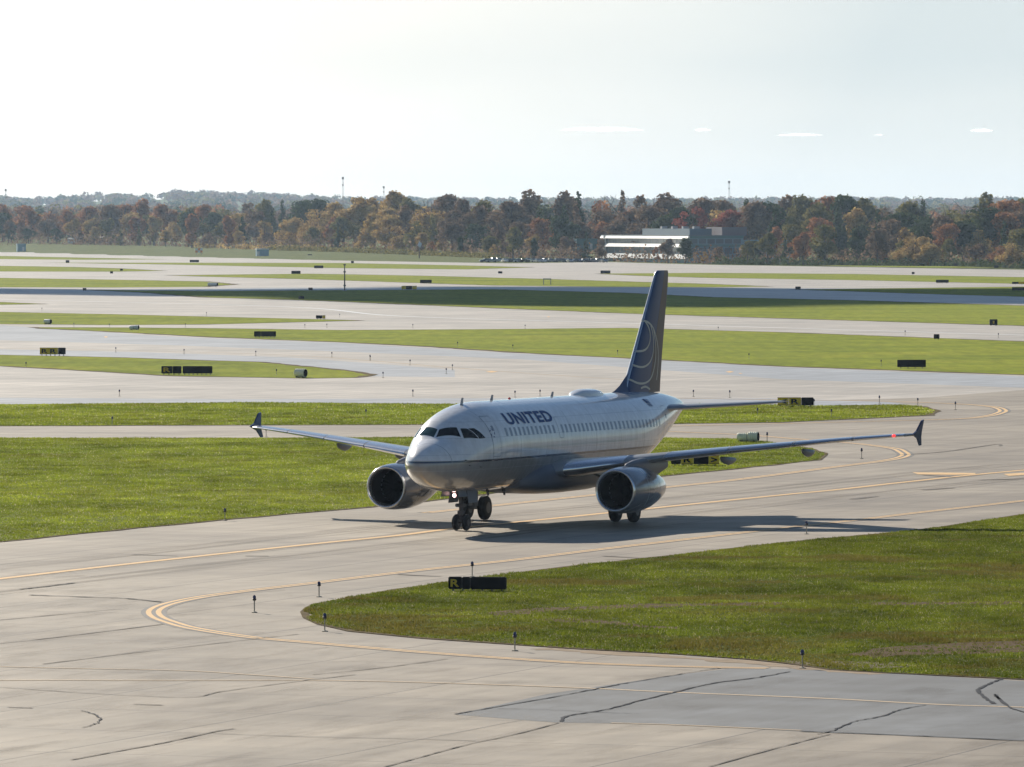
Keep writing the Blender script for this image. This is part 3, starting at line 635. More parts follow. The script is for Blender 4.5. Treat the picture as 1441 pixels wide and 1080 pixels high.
# lettering and emblems pressed on to the hull
def letters(txt, x0, z0, size, name, m, parent=air, bold=.035, wscale=1.0):
    cu = bpy.data.curves.new('t', 'FONT'); cu.body = txt; cu.size = 1.0; cu.offset = bold; cu.resolution_u = 4; cu.space_character = 1.12
    ob = bpy.data.objects.new('t', cu); COL.objects.link(ob); dg = bpy.context.evaluated_depsgraph_get()
    me = bpy.data.meshes.new_from_object(ob.evaluated_get(dg)); bpy.data.objects.remove(ob)
    bm = bmesh.new(); bm.from_mesh(me); bmesh.ops.triangulate(bm, faces=bm.faces[:])
    for _ in range(2): bmesh.ops.subdivide_edges(bm, edges=[e for e in bm.edges if e.calc_length() > .15], cuts=1); bmesh.ops.triangulate(bm, faces=bm.faces[:])
    mnx = min(v.co.x for v in bm.verts); mny = min(v.co.y for v in bm.verts)
    for v in bm.verts:
        x = x0 - (v.co.x - mnx) * size * wscale; z = z0 + (v.co.y - mny) * size * .92
        v.co = onhull(x, yat(x, z), z, .012) + Vector((OX, 0, 0))
    bm.to_mesh(me); bm.free(); me.name = name; me.materials.clear(); me.materials.append(m)
    o = bpy.data.objects.new(name, me); COL.objects.link(o); o.parent = parent; return o
o = letters('UNITED', -6.55, 4.83, .74, 'airline_lettering', M['letter'], hull, wscale=1.0)
w0 = max(v.co.x for v in o.data.vertices) - min(v.co.x for v in o.data.vertices)
sc_ = 5.75 / w0
bpy.data.objects.remove(o)
o = letters('UNITED', -6.55, 4.83, .74, 'airline_lettering', M['letter'], hull, wscale=sc_, bold=.04)
st = MB()
for k in range(5):                                            # ring of five kites ahead of the door
    a = R(90 + 72 * k); cx, cz = -3.95 - .0, 4.50
    P = [(cx + math.cos(a) * .24, cz + math.sin(a) * .24), (cx + math.cos(a + .45) * .13, cz + math.sin(a + .45) * .13), (cx + math.cos(a + .9) * .17, cz + math.sin(a + .9) * .17), (cx + math.cos(a + .35) * .20, cz + math.sin(a + .35) * .20)]
    st.add([onhull(x - .62, yat(x - .62, z), z, .012) for x, z in P], [(0, 1, 2, 3)])
part(st, 'alliance_emblem', M['letter'], hull)
fl = MB(); fx, fz = -25.6, 5.22
for k in range(5): fl.add([onhull(x, yat(x, z), z, .012) for x, z in ((fx, fz + .07 * k), (fx - .62, fz + .07 * k - .02), (fx - .62, fz + .07 * k + .02), (fx, fz + .07 * k + .04))], [(0, 1, 2, 3)])
fl.add([onhull(x, yat(x, z), z, .016) for x, z in ((fx, fz + .16), (fx - .28, fz + .15), (fx - .28, fz + .34), (fx, fz + .34))], [(0, 1, 2, 3)])
part(fl, 'flag_emblem', M['letter'], hull)
letters('N849UA', -27.0, 3.75, .30, 'registration_lettering', M['seam_grey'], hull, bold=.02) if False else None
# belly fairing
bf = MB(); rings = []
for x, w, zt, zb in ((-9.4, 1.2, 2.3, 1.78), (-10.0, 1.75, 2.75, 1.66), (-11, 2.06, 3.0, 1.5), (-12.5, 2.2, 3.05, 1.42), (-14.5, 2.22, 3.0, 1.4), (-17, 2.2, 2.9, 1.42), (-18.8, 2.08, 2.8, 1.5), (-20.2, 1.75, 2.5, 1.62), (-21.2, 1.1, 2.2, 1.76)):
    zc, h = (zt + zb) / 2, (zt - zb) / 2; r = []
    for k in range(36):
        q = 2 * math.pi * k / 36; c, s_ = math.cos(q), math.sin(q)
        r.append((x, w * math.copysign(abs(s_) ** .62, s_), zc + h * math.copysign(abs(c) ** .62, c)))
    rings.append(r)
part(bf.loft(rings), 'belly_fairing', M['fairing'], angle=50)
# dome for the antenna on the roof, blades and beacon
sd_ = MB(); rings = []
for x, w, h in ((-19.0, .1, .0), (-19.3, .3, .1), (-19.7, .46, .22), (-20.2, .52, .26), (-21.3, .52, .26), (-21.9, .45, .2), (-22.5, .28, .08), (-22.9, .08, .0)):
    rings.append([(x, w * math.cos(q), 5.84 + (h + .06) * math.sin(q) ** .8 if math.sin(q) > 0 else 5.8) for q in [math.pi * k / 12 for k in range(13)]])
part(sd_.loft(rings), 'satellite_dome', M['hull'], angle=50)
for ax_, z_, s_, hh in ((-4.95, TOP(-4.95), .16, .34), (-8.6, 5.9, .2, .24), (-16.2, 5.9, .18, .22)):
    b = MB(); b.prism([(0, -.04), (-.3, -.04), (-.36, hh), (-.22, hh)], lambda u, v, t: (ax_ + u, t, z_ + v), -.02, .02); part(b, 'blade_antenna', M['wingpaint'], smooth=False)
for ax_, z_ in ((-9.6, 1.72), (-7.6, 1.76)):
    b = MB(); b.prism([(0, .04), (-.3, .04), (-.36, -.26), (-.22, -.26)], lambda u, v, t: (ax_ + u, t + .2, z_ + v), -.02, .02); part(b, 'blade_antenna', M['dark_steel'], smooth=False)
b = MB(); b.lathe((-11.0, 0, 5.88), (0, 0, 1), [(0, .07), (.05, .065), (.09, .04), (.10, 0)], 12); part(b, 'beacon', M['beacon_red'])
# pitot probes and small nose fittings
for px_, pz_ in ((-2.0, 3.35), (-2.3, 3.1), (-3.3, 3.0)):
    b = MB(); p = onhull(px_, yat(px_, pz_), pz_, 0); b.tube([p, p + Vector((.0, .10, 0)), p + Vector((.16, .12, 0))], .018, 6); part(b, 'air_probe', M['dark_steel'])
# --- wings
def foil(xle, c, y, z, t, n=12, droop=0):
    up = []; lo = []
    for k in range(n + 1):
        u = (1 - math.cos(math.pi * k / n)) / 2
        th = 5 * t * (.2969 * math.sqrt(u) - .126 * u - .3516 * u * u + .2843 * u ** 3 - .1015 * u ** 4)
        cam_ = .018 * (1 - (2 * u - 1) ** 2)
        up.append((xle - u * c, y, z + (cam_ + th) * c - u * c * droop)); lo.append((xle - u * c, y, z + (cam_ - th * .85) * c - u * c * droop))
    return up + lo[-2:0:-1]
WS = [(0.9, -10.9, 7.2, 2.42, .15), (1.9, -11.45, 6.55, 2.50, .15), (3.2, -12.15, 5.75, 2.66, .14), (4.8, -13.0, 4.8, 2.9, .125), (6.4, -13.85, 3.95, 3.12, .118), (9, -15.2, 3.25, 3.42, .112), (11.5, -16.53, 2.7, 3.68, .11), (14, -17.85, 2.15, 3.93, .108), (16, -18.9, 1.72, 4.1, .106), (16.85, -19.36, 1.5, 4.16, .10), (17.0, -19.6, 1.2, 4.175, .08)]
def wing_le(y): return float(np.interp(y, [a[0] for a in WS], [a[1] for a in WS]))
def wing_z(y): return float(np.interp(y, [a[0] for a in WS], [a[3] for a in WS]))
def wing_c(y): return float(np.interp(y, [a[0] for a in WS], [a[2] for a in WS]))
for s in (1, -1):
    w = MB(); w.loft([foil(xl, c, y * s, z, t, 14, .02) for y, xl, c, z, t in WS]); wing = part(w, 'wing', M['wingpaint'], angle=50)
    # slats stand a little proud of the leading edge, bare metal
    for ya, yb in ((2.4, 4.9), (6.6, 9.2), (9.3, 11.9), (12.0, 14.4), (14.5, 16.6)):
        sl = MB(); rg = []
        for k in range(5):
            y = ya + (yb - ya) * k / 4; xl, c, z = wing_le(y), wing_c(y), wing_z(y); f = foil(xl + .012, c, y * s, z, float(np.interp(y, [q[0] for q in WS], [q[4] for q in WS])) + .003, 14, .02)
            rg.append([f[j] for j in (5, 4, 3, 2, 1, 0)] + [f[-j] for j in (1, 2, 3)])
        sl.loft(rg, closed=False, cap=False); part(sl, 'slat', M['bare'], wing, angle=60)
    # flap track fairings
    for y, L in ((4.6, 2.6), (8.3, 2.2), (11.9, 1.8)) if True else ():
        f = MB(); xt = wing_le(y) - wing_c(y); z = wing_z(y) - .18; rg = []
        for u, r in ((0, .02), (.08, .10), (.25, .13), (.5, .155), (.75, .12), (.93, .07), (1, .01)):
            rg.append([(xt + L * .62 - u * L, y * s + r * .75 * math.cos(q), z - .12 - .20 * math.sin(math.pi * u) * .5 + r * 1.25 * math.sin(q) - .1 * u) for q in [2 * math.pi * k / 14 for k in range(14)]])
        part(f.loft(rg), 'flap_fairing', M['fairing'], wing)
    # tip fence, arrow-shaped, above and below
    t_ = MB(); t_.prism([(-19.35, 4.2), (-19.9, 4.36), (-20.5, 4.82), (-20.78, 4.86), (-20.62, 4.3), (-20.6, 4.05), (-20.76, 3.66), (-20.52, 3.64), (-20.1, 3.98)], lambda u, v, t: (u, s * (17.0 + (v - 4.2) * .10 + t), v), -.035, .035)
    part(t_, 'wing_fence', M['navy'], wing, smooth=False)
    if s > 0:
        nl = MB(); nl.lathe((-18.93, 16.2, 4.14), (1, 0, 0), [(-.12, .08), (.02, .075), (.09, .05), (.11, 0)], 12); part(nl, 'navigation_light', M['nav_red'], wing)
    # pylon and engine
    ey, ez, ex = 5.75 * s, 1.74, -9.75
    pl = MB(); rg = []
    for x, zt, zb, hw in ((-10.9, 2.78, 2.5, .03), (-11.3, 2.95, 2.5, .12), (-12.2, 3.08, 2.5, .19), (-13.2, 3.16, 2.35, .2), (-14.2, 3.10, 2.25, .18), (-15.4, 2.98, 2.35, .13), (-16.6, 2.9, 2.6, .05)):
        rg.append([(x, ey + hw * math.copysign(abs(math.cos(q)) ** .7, math.cos(q)), (zt + zb) / 2 + (zt - zb) / 2 * math.copysign(abs(math.sin(q)) ** .7, math.sin(q))) for q in [2 * math.pi * k / 16 for k in range(16)]])
    part(pl.loft(rg), 'pylon', M['fairing'])
    en = MB(); en.lathe((ex, ey, ez), (-1, 0, 0), [(.10, 1.0), (.35, 1.045), (.9, 1.085), (1.6, 1.10), (2.4, 1.08), (3.2, 1.0), (3.9, .88), (4.5, .75), (5.0, .63), (5.25, .56), (5.25, .53), (4.7, .6)], 56)
    eng = part(en, 'engine', M['nacelle'], angle=50)
    lip = MB(); lip.lathe((ex, ey, ez), (-1, 0, 0), [(.16, 1.008), (.05, .985), (0, .95), (-.005, .925), (.03, .885), (.12, .845), (.3, .815)], 56); part(lip, 'inlet_lip', M['bare'], eng, angle=80)
    du = MB(); du.lathe((ex, ey, ez), (-1, 0, 0), [(.28, .817), (.7, .80), (1.3, .81), (1.35, .81)], 48); part(du, 'inlet_duct', M['duct'], eng)
    fn = MB(); fn.lathe((ex, ey, ez), (-1, 0, 0), [(1.05, 0), (1.08, .06), (1.25, .2), (1.4, .27)], 24)
    for k in range(22):
        a = 2 * math.pi * k / 22; c0, s0 = math.cos(a), math.sin(a); c1, s1 = math.cos(a + .16), math.sin(a + .16)
        fn.add([(ex - 1.30, ey + c0 * .25, ez + s0 * .25), (ex - 1.22, ey + c0 * .8, ez + s0 * .8), (ex - 1.38, ey + c1 * .8, ez + s1 * .8), (ex - 1.42, ey + c1 * .25, ez + s1 * .25)], [(0, 1, 2, 3)])
    fn.lathe((ex, ey, ez), (-1, 0, 0), [(1.5, .82), (1.5, 0.01)], 24); part(fn, 'fan', M['fan'], eng, smooth=False)
    ex_ = MB(); ex_.lathe((ex, ey, ez), (-1, 0, 0), [(4.6, .45), (5.2, .3), (5.6, .12), (5.7, 0)], 24); part(ex_, 'exhaust_cone', M['dark_steel'], eng)
    for q in (1.05,):
        for x in (1.62, 3.35):
            sb = MB(); rr = float(np.interp(x, [.1, .35, .9, 1.6, 2.4, 3.2, 3.9], [1.0, 1.045, 1.085, 1.10, 1.08, 1.0, .88])); sb.lathe((ex, ey, ez), (-1, 0, 0), [(x, rr + .003), (x + .03, rr + .001)], 56); part(sb, 'cowl_seam', M['seam_grey'], eng)
    # strake
    sk_ = MB(); sk_.prism([(-10.6, 2.5), (-11.7, 2.45), (-11.7, 2.72)], lambda u, v, t: (u, ey - s * (.55 + (v - 2.4) * .5) + t, v), -.015, .015); part(sk_, 'strake', M['wingpaint'], eng, smooth=False)
    # --- main gear
    gy = 3.795 * s; gx = -16.11
    mg = MB(); mg.tube([(gx + .15, gy + .1 * s, 2.7), (gx + .03, gy, 1.6), (gx, gy, .6)], [.15, .14, .11], 14); mg.tube([(gx, gy - .62, .585), (gx, gy + .62, .585)], .09, 12)
    mg.tube([(gx + .12, gy, 1.45), (gx + .1, gy - 1.5 * s, 2.3)], .07, 10); mg.tube([(gx + .1, gy, .75), (gx + .32, gy, 1.05), (gx + .1, gy, 1.4)], .045, 8)
    g1 = part(mg, 'main_gear', M['grey_steel'])
    for q in (-.46, .46):
        wl = MB(); wl.lathe((gx, gy + q - .2, .585), (0, 1, 0), [(0, .28), (0, .44), (.03, .52), (.08, .57), (.2, .585), (.32, .57), (.37, .52), (.4, .44), (.4, .28)], 40, cap=True); ww = part(wl, 'wheel', M['rubber'], g1)
        hb = MB(); hb.lathe((gx, gy + q - .205, .585), (0, 1, 0), [(0, .05), (0, .27), (.03, .24), (.38, .24), (.41, .27), (.41, .05)], 24, cap=True); part(hb, 'hub', M['dark_steel'], ww)
    gd = MB(); gd.box((gx - .05, gy + .42 * s + .16 * s, 1.75), (1.0, .05, 1.55), rx=R(-6 * s), bev=.02); part(gd, 'gear_door', M['fairing'], g1, smooth=False)
    # --- stabiliser
    HS = [(.3, -28.9, 3.6, 4.98, .10), (1.0, -29.25, 3.2, 5.0, .10), (3, -30.25, 2.55, 5.12, .10), (5.9, -31.75, 1.5, 5.3, .10), (6.22, -32.05, 1.2, 5.33, .07)]
    h_ = MB(); h_.loft([foil(xl + .9, c, y * s, z, t, 12) for y, xl, c, z, t in HS]); part(h_, 'stabiliser', M['wingpaint'], angle=50)
# --- fin
FIN = [(5.7, -25.7, 5.1), (6.4, -26.15, 4.75), (7.7, -27.13, 4.0), (9.5, -28.5, 3.05), (11.2, -29.8, 2.15), (11.68, -30.2, 1.78), (11.78, -30.5, 1.4)]
def fle(z): return float(np.interp(z, [a[0] for a in FIN], [a[1] for a in FIN]))
def fte(z): return float(np.interp(z, [a[0] for a in FIN], [a[1] - a[2] for a in FIN]))
def fhw(x, z):
    c = fle(z) - fte(z); u = min(max((fle(z) - x) / c, 0), 1); t = .10
    return 5 * t * (.2969 * math.sqrt(u) - .126 * u - .3516 * u * u + .2843 * u ** 3 - .1015 * u ** 4) * c
def finring(z, u0, u1, n=12, extra=0):
    c = fle(z) - fte(z); L = []; Rr = []
    for k in range(n + 1):
        u = u0 + (u1 - u0) * ((1 - math.cos(math.pi * k / n)) / 2 if u0 == 0 else k / n); x = fle(z) - u * c; h = fhw(x, z) + extra
        L.append((x, h, z)); Rr.append((x, -h, z))
    return L + Rr[-2 if u1 == 1 else -1:(0 if u0 == 0 else None):-1]
zz = [5.5 + .3 * k for k in range(21)] + [11.68, 11.78]
fv = MB(); fv.loft([finring(z, 0, .60) for z in zz]); fin = part(fv, 'tail_fin', M['navy'], angle=50)
rv = MB(); rv.loft([finring(z, .605, 1.0) for z in zz if z > 5.65]); rud = part(rv, 'rudder', M['rudder'], fin, angle=50)
le = MB(); rg = []
for z in zz:
    c = fle(z) - fte(z); r = []
    for u in (.025, .012, .004, 0):
        x = fle(z) - u * c; r.append((x + .01, fhw(x, z) + .006, z))
    for u in (.004, .012, .025):
        x = fle(z) - u * c; r.append((x + .01, -fhw(x, z) - .006, z))
    rg.append(r)
part(le.loft(rg, closed=False, cap=False), 'leading_edge', M['bare'], fin, angle=80)
df = MB(); rg = []                                            # dorsal fillet
for x, h, w in ((-24.0, .0, .02), (-24.6, .12, .08), (-25.3, .36, .13), (-26.0, .72, .18), (-26.6, 1.05, .22), (-27.4, 1.1, .2)):
    rg.append([(x, w * (1 - k / 6) , 5.75 + (h + .1) * k / 6) for k in range(7)] + [(x, -w * (1 - k / 6), 5.75 + (h + .1) * k / 6) for k in range(5, -1, -1)])
part(df.loft(rg), 'dorsal_fillet', M['navy'], fin, angle=50)
def arc(pts, w=.05):
    b = MB(); Q = []
    P = [Vector(p) for p in pts]
    for i in range(len(P) - 1):
        p0, p1, p2, p3 = P[max(i - 1, 0)], P[i], P[i + 1], P[min(i + 2, len(P) - 1)]
        for k in range(6):
            t = k / 6; Q.append(.5 * ((2 * p1) + (p2 - p0) * t + (2 * p0 - 5 * p1 + 4 * p2 - p3) * t * t + (3 * p1 - p0 - 3 * p2 + p3) * t ** 3))
    Q.append(P[-1]); vs, fs = [], []
    for i, p in enumerate(Q):
        t = (Q[min(i + 1, len(Q) - 1)] - Q[max(i - 1, 0)]).normalized(); n = Vector((-t.y, t.x))
        for sgn in (1, -1):
            q = p + n * sgn * w; vs.append((q.x, fhw(q.x, q.y) + .012, q.y))
        if i: fs.append((2 * i - 2, 2 * i - 1, 2 * i + 1, 2 * i))
    b.add(vs, fs); return b
for P in ([(-28.25, 9.34), (-28.74, 9.26), (-29.44, 8.96), (-29.98, 8.45), (-30.3, 7.94), (-30.39, 7.52), (-30.31, 6.95), (-30.11, 6.38)],
          [(-28.5, 9.3), (-28.86, 8.95), (-29.0, 8.6), (-28.9, 8.25), (-28.5, 7.98), (-27.94, 7.86), (-27.25, 7.85)],
          [(-29.1, 9.1), (-29.42, 8.6), (-29.5, 8.1), (-29.40, 7.67), (-28.94, 7.29), (-28.2, 7.1), (-27.5, 7.08), (-26.85, 7.18)],
          [(-29.5, 8.9), (-29.84, 8.17), (-29.9, 7.52), (-29.58, 6.89), (-29.04, 6.47), (-28.14, 6.28), (-27.15, 6.3), (-26.3, 6.5)],
          [(-27.55, 6.04), (-28.24, 6.1), (-28.98, 5.95)]):
    part(arc(P), 'globe_line', M['lattice'], fin)
# --- nose gear
gx = -5.07
ng = MB(); ng.tube([(gx + .05, 0, 1.9), (gx, 0, .95), (gx - .02, 0, .4)], [.11, .1, .075], 14); ng.tube([(gx - .02, -.34, .38), (gx - .02, .34, .38)], .05, 10)
ng.tube([(gx - .05, 0, 1.25), (gx - .55, .15, 1.85)], .05, 8); ng.tube([(gx - .05, 0, 1.25), (gx - .55, -.15, 1.85)], .05, 8); ng.tube([(gx - .05, 0, .5), (gx - .28, 0, .75), (gx - .06, 0, 1.02)], .035, 8)
ng.box((gx + .04, 0, 1.16), (.2, .5, .16), bev=.03); ng.box((gx + .02, 0, .82), (.17, .3, .22), bev=.03)
nose = part(ng, 'nose_gear', M['dark_steel'])
for q in (-.25, .25):
    wl = MB(); wl.lathe((gx - .02, q - .11, .38), (0, 1, 0), [(0, .17), (0, .28), (.02, .34), (.06, .37), (.11, .38), (.16, .37), (.2, .34), (.22, .28), (.22, .17)], 36, cap=True); ww = part(wl, 'wheel', M['rubber'], nose)
    hb = MB(); hb.lathe((gx - .02, q - .115, .38), (0, 1, 0), [(0, .03), (0, .16), (.03, .14), (.2, .14), (.23, .16), (.23, .03)], 20, cap=True); part(hb, 'hub', M['dark_steel'], ww)
for q in (-.24, .24):
    lg = MB(); lg.lathe((gx + .22, q, 1.62), (-1, 0, 0), [(-.005, .10), (.03, .12), (.1, .11), (.16, .06), (.18, 0)], 16); hs = part(lg, 'lamp_housing', M['dark_steel'], nose)
    ld = MB(); ld.lathe((gx + .235, q, 1.62), (1, 0, 0), [(0, .095), (.012, .06), (.016, 0)], 16, cap=True); part(ld, 'taxi_light', M['lamp'] if q < 0 else M['glass'], hs)
for q in (-1, 1):
    gd = MB(); gd.box((gx - .25, q * .46, 1.55), (1.15, .03, .55), rx=R(8 * q), bev=.01); part(gd, 'gear_door', M['fairing'], nose, smooth=False)
    gd = MB(); gd.box((gx + .85, q * .42, 1.72), (.95, .03, .26), rx=R(14 * q), bev=.01); part(gd, 'gear_door', M['fairing'], nose, smooth=False)
# ------------------------------------------------------------------ signs, lights and small things on the field
def ppm(y): return F / (F * H / (y - 316.2))          # pixels of the photo per metre on the ground row y
def face_cam(x, y): return -math.atan2(x, y) * 0
def txt_mesh(txt, w, h, m, name, parent, loc, bold=.03):
    cu = bpy.data.curves.new('t', 'FONT'); cu.body = txt; cu.size = 1; cu.offset = bold; cu.extrude = .02
    ob = bpy.data.objects.new('t', cu); COL.objects.link(ob); dg = bpy.context.evaluated_depsgraph_get()
    me = bpy.data.meshes.new_from_object(ob.evaluated_get(dg)); bpy.data.objects.remove(ob)
    co = np.array([v.co[:] for v in me.vertices]); mn, mx = co.min(0), co.max(0)
    for v in me.vertices:
        u = (v.co.x - mn[0]) / (mx[0] - mn[0]) - .5; q = (v.co.y - mn[1]) / (mx[1] - mn[1]) - .5
        v.co = (u * w, -.006 - v.co.z * .3, q * h)
    me.materials.clear(); me.materials.append(m); o = bpy.data.objects.new(name, me); COL.objects.link(o); o.parent = parent; o.location = loc; return o
def sign(px0, px1, ytop, ybot, panels, label, rz=0.0, legs=None):
    """guidance sign: row of panels (width share, kind, glyph)"""
    k = ppm(ybot); cx = (px0 + px1) / 2; p = at(cx, ybot); W = (px1 - px0) / k / math.cos(rz); Ht = (ybot - ytop) / k; lg = Ht * .17
    r = empty('guidance_sign', (p[0], p[1], 0), rz); tag(r, label, 'sign', 'guidance signs on the airfield lawns')
    tot = sum(a for a, *_ in panels); x = -W / 2
    for a, kind, gl in panels:
        w = W * a / tot; b = MB(); b.box((x + w / 2, 0, lg + (Ht - lg) / 2), (w - .02, .22, Ht - lg), bev=.03)
        pn = b.build('panel', M['black'] if kind != 'y' else M['sign_yellow'], r, True)
        if kind == 'y' or (gl and kind == 'k'):
            if gl: txt_mesh(gl, w * (.62 if len(gl) < 2 else .8), (Ht - lg) * .62, M['black'] if kind == 'y' else M['sign_glyph'], 'lettering', pn, (x + w / 2, -.115, lg + (Ht - lg) / 2))
            if kind == 'y':
                for zc in (lg + .02, Ht - .02): b = MB(); b.box((x + w / 2, -.115, zc), (w, .02, .04)); b.build('trim', M['black'], pn)
        x += w
    n = legs or max(2, int(W / .45))
    for i in range(n):
        b = MB(); q = -W / 2 + W * (i + .5) / n; b.box((q, 0, lg / 2), (.07, .1, lg + .02)); b.lathe((q, 0, 0.0), (0, 0, 1), [(0, .09), (.02, .09), (.03, .04)], 10, cap=True)
        b.build('leg', M['dark_steel'], r)
    return r
sign(631, 713, 812, 833, [(1.5, 'k', 'R'), (.9, 'k', ''), (3.9, 'k', '')], 'long low black sign with a yellow letter R at the edge of the near lawn', R(-9), 6)
sign(1094, 1145, 559.5, 573, [(1, 'y', '<'), (1.1, 'y', 'R'), (1.1, 'k', '')], 'yellow and black sign behind the far stabiliser tip of the airliner')
sign(944, 1012, 641, 656, [(1, 'k', ''), (1.2, 'y', 'R'), (1.5, 'k', ''), (1, 'y', '>')], 'yellow and black sign half hidden under the wing behind the engine')
sign(56, 92.5, 489.5, 501, [(2.4, 'y', 'R R'), (1, 'k', '')], 'yellow lettered sign with black end on the left lawn beside the upper runway')
sign(227, 255.5, 515.5, 528, [(1, 'k', 'R'), (.8, 'k', '')], 'shorter black sign with a yellow letter, left of the pair on the left island')
sign(257, 299, 515.5, 528, [(1, 'k', '')], 'longer plain black sign, right of the pair on the left island', legs=7)
sign(357.5, 388.5, 466.5, 475.5, [(1, 'k', ''), (2.2, 'k', '')], 'black sign at the tip of the long middle lawn above the paired signs')
sign(1262.5, 1303, 506.5, 519, [(1, 'k', '')], 'plain black sign at the right on the bright green middle lawn', legs=4)
sign(444.5, 458, 444, 449.5, [(2, 'k', ''), (1, 'y', '')], 'small black and orange sign at the point of the thin left lawn')
sign(591, 607.5, 394, 399.5, [(1, 'k', '')], 'low black sign beyond the shaded strip, left of the tail fin')
sign(565, 586.5, 402.5, 408.5, [(1, 'y', ''), (1.4, 'k', ''), (1, 'y', '')], 'yellow ended black sign on the edge of the shaded strip')
sign(410, 423, 381.5, 386.5, [(1, 'k', '')], 'small black sign left of the thin dark pole', legs=2)
sign(442, 455, 374, 378.5, [(1, 'k', '')], 'small black sign on the farthest thin lawn, right of the low hut', legs=2)
sign(267, 280, 366, 370, [(1, 'k', '')], 'small black sign beside the farthest runway on the left', legs=2)
sign(1317, 1335, 394, 399, [(1, 'k', '')], 'low black sign far right on the pale lawn below the wood', legs=3)
sign(1424, 1443, 404.5, 410, [(1, 'k', '')], 'low black sign at the right edge above the shaded runway', legs=3)
sign(1424, 1443, 397, 400.5, [(1, 'k', ''), (1, 'y', '')], 'tiny dark sign with orange end at the far right edge', legs=2)
sign(845, 859, 381, 386, [(1, 'k', '')], 'small black sign below the white building, left of the tail fin', legs=2)
# boxy marker signs standing on end
def box_sign(px, yb, w, h, label, glyph=False):
    k = ppm(yb); p = at(px, yb); r = empty('distance_marker', (p[0], p[1], 0)); tag(r, label, 'marker', 'dark box markers beside the runways')
    W, Ht = w / k, h / k; b = MB(); b.box((0, 0, Ht * .56), (W, W * .5, Ht * .86), bev=.04); bx_ = b.build('housing', M['black'], r, True)
    if glyph: txt_mesh('1', W * .2, Ht * .4, M['sign_glyph'], 'lettering', bx_, (0, -W * .26, Ht * .56))
    for s in (-1, 1):
        b = MB(); b.box((s * W * .32, 0, Ht * .07), (.09, .09, Ht * .15)); b.build('leg', M['dark_steel'], r)
for a in ((1398, 459, 11, 9.5, 'dark box marker with a pale figure at the far right of the olive lawn', True), (1318, 478, 8, 7.5, 'dark box marker at the edge of the right taxiway above the bright lawn'),
          (1123, 408, 7.5, 4.5, 'small black marker on the shaded strip right of the tail fin'), (1285, 386.5, 4, 3.5, 'tiny dark marker on the pale lawn below the right end of the wood'),
          (119, 409.5, 5, 4, 'small black marker at the left start of the shaded strip'), (437, 409, 6, 4, 'dark marker on the shaded strip left of the pole'),
          (424, 421.5, 8, 4.5, 'dark marker in the shaded lawn just left of the pole foot'), (157, 385.5, 4, 3.5, 'tiny dark marker left of the other on the farthest left lawn'),
          (171, 381.5, 4, 3, 'tiny dark marker with pale side on the farthest left lawn'), (704, 385.5, 6, 3.5, 'small dark marker on the middle far lawn below the parked cars'),
          (496, 371, 4, 3.5, 'tiny dark marker on the far runway edge below the golden trees'), (95, 370.5, 5, 4, 'tiny black marker on the far left runway'), (115, 355, 4, 3, 'tiny dark marker below the long brown barn'), (436, 362.5, 6, 4.5, 'dark marker with white top in the hazy meadow right of the blue hut'),
          (1345, 375, 5, 4, 'tiny greenish black marker at the foot of the right wood'), (1402, 377.5, 6, 4, 'dark marker in the bushes at the foot of the right wood')): box_sign(*a)
# stake lights
def stake_light():
    r = empty('edge_light', (0, 0, 0)); b = MB(); b.lathe((0, 0, 0), (0, 0, 1), [(0, .11), (.03, .11), (.045, .03)], 12, cap=True); b.tube([(0, 0, .03), (0, 0, .44)], .022, 8); b.build('stake', M['stake'], r, True)
    b = MB(); b.lathe((0, 0, .42), (0, 0, 1), [(0, .03), (.02, .065), (.07, .075), (.08, .06)], 14, cap=True); f_ = b.build('fixture', M['dark_steel'], r, True)
    b = MB(); b.lathe((0, 0, .50), (0, 0, 1), [(0, .058), (.06, .06), (.10, .045), (.125, 0)], 14); b.build('lens', M['lens_blue'], f_, True); return r
NEAR = {(457, 889): 'edge light stake beside the rounded tip of the near lawn', (358, 862.5): 'edge light stake inside the bend of the double yellow line', (449, 840.5): 'edge light stake just above the rounded tip of the near lawn',
        (664.5, 812): 'edge light stake standing behind the long black letter R sign', (724.5, 916.5): 'edge light stake at the lower edge of the near lawn, below the black sign', (1129, 941): 'edge light stake by the bare soil at the lower edge of the near lawn',
        (316.5, 733): 'edge light stake at the lower edge of the big left lawn', (1212.5, 646): 'edge light stake inside the small double yellow bend below the wing tip', (1079.5, 622.5): 'edge light stake right of the pale barrels above the wing',
        (374.5, 615.5): 'edge light stake below the far wing tip fence', (1145.5, 573): 'edge light stake right behind the yellow and black sign', (1237.5, 568.5): 'edge light stake above the middle of the tapering lawn tip',
        (1291.5, 571.5): 'edge light stake at the tip of the tapering lawn', (1344.5, 577): 'edge light stake inside the far double yellow bend', (1066, 586.5): 'edge light in the grass between stabiliser and wing',
        (1170, 588): 'edge light in the grass at the lower side of the tapering lawn', (515, 588): 'edge light in the grass strip left of the cockpit', (158, 599): 'edge light at the lower edge of the grass strip on the left',
        (36.6, 517.5): 'edge light at the lower edge of the left island lawn', (389, 528): 'edge light in the left island lawn between sign and barrel', (168, 558): 'edge light on the tan taxiway below the paired signs',
        (1135, 752): 'edge light stake in the wing shadow at the edge of the near lawn', (1247, 900): 'x'}
NEAR.pop((1247, 900))
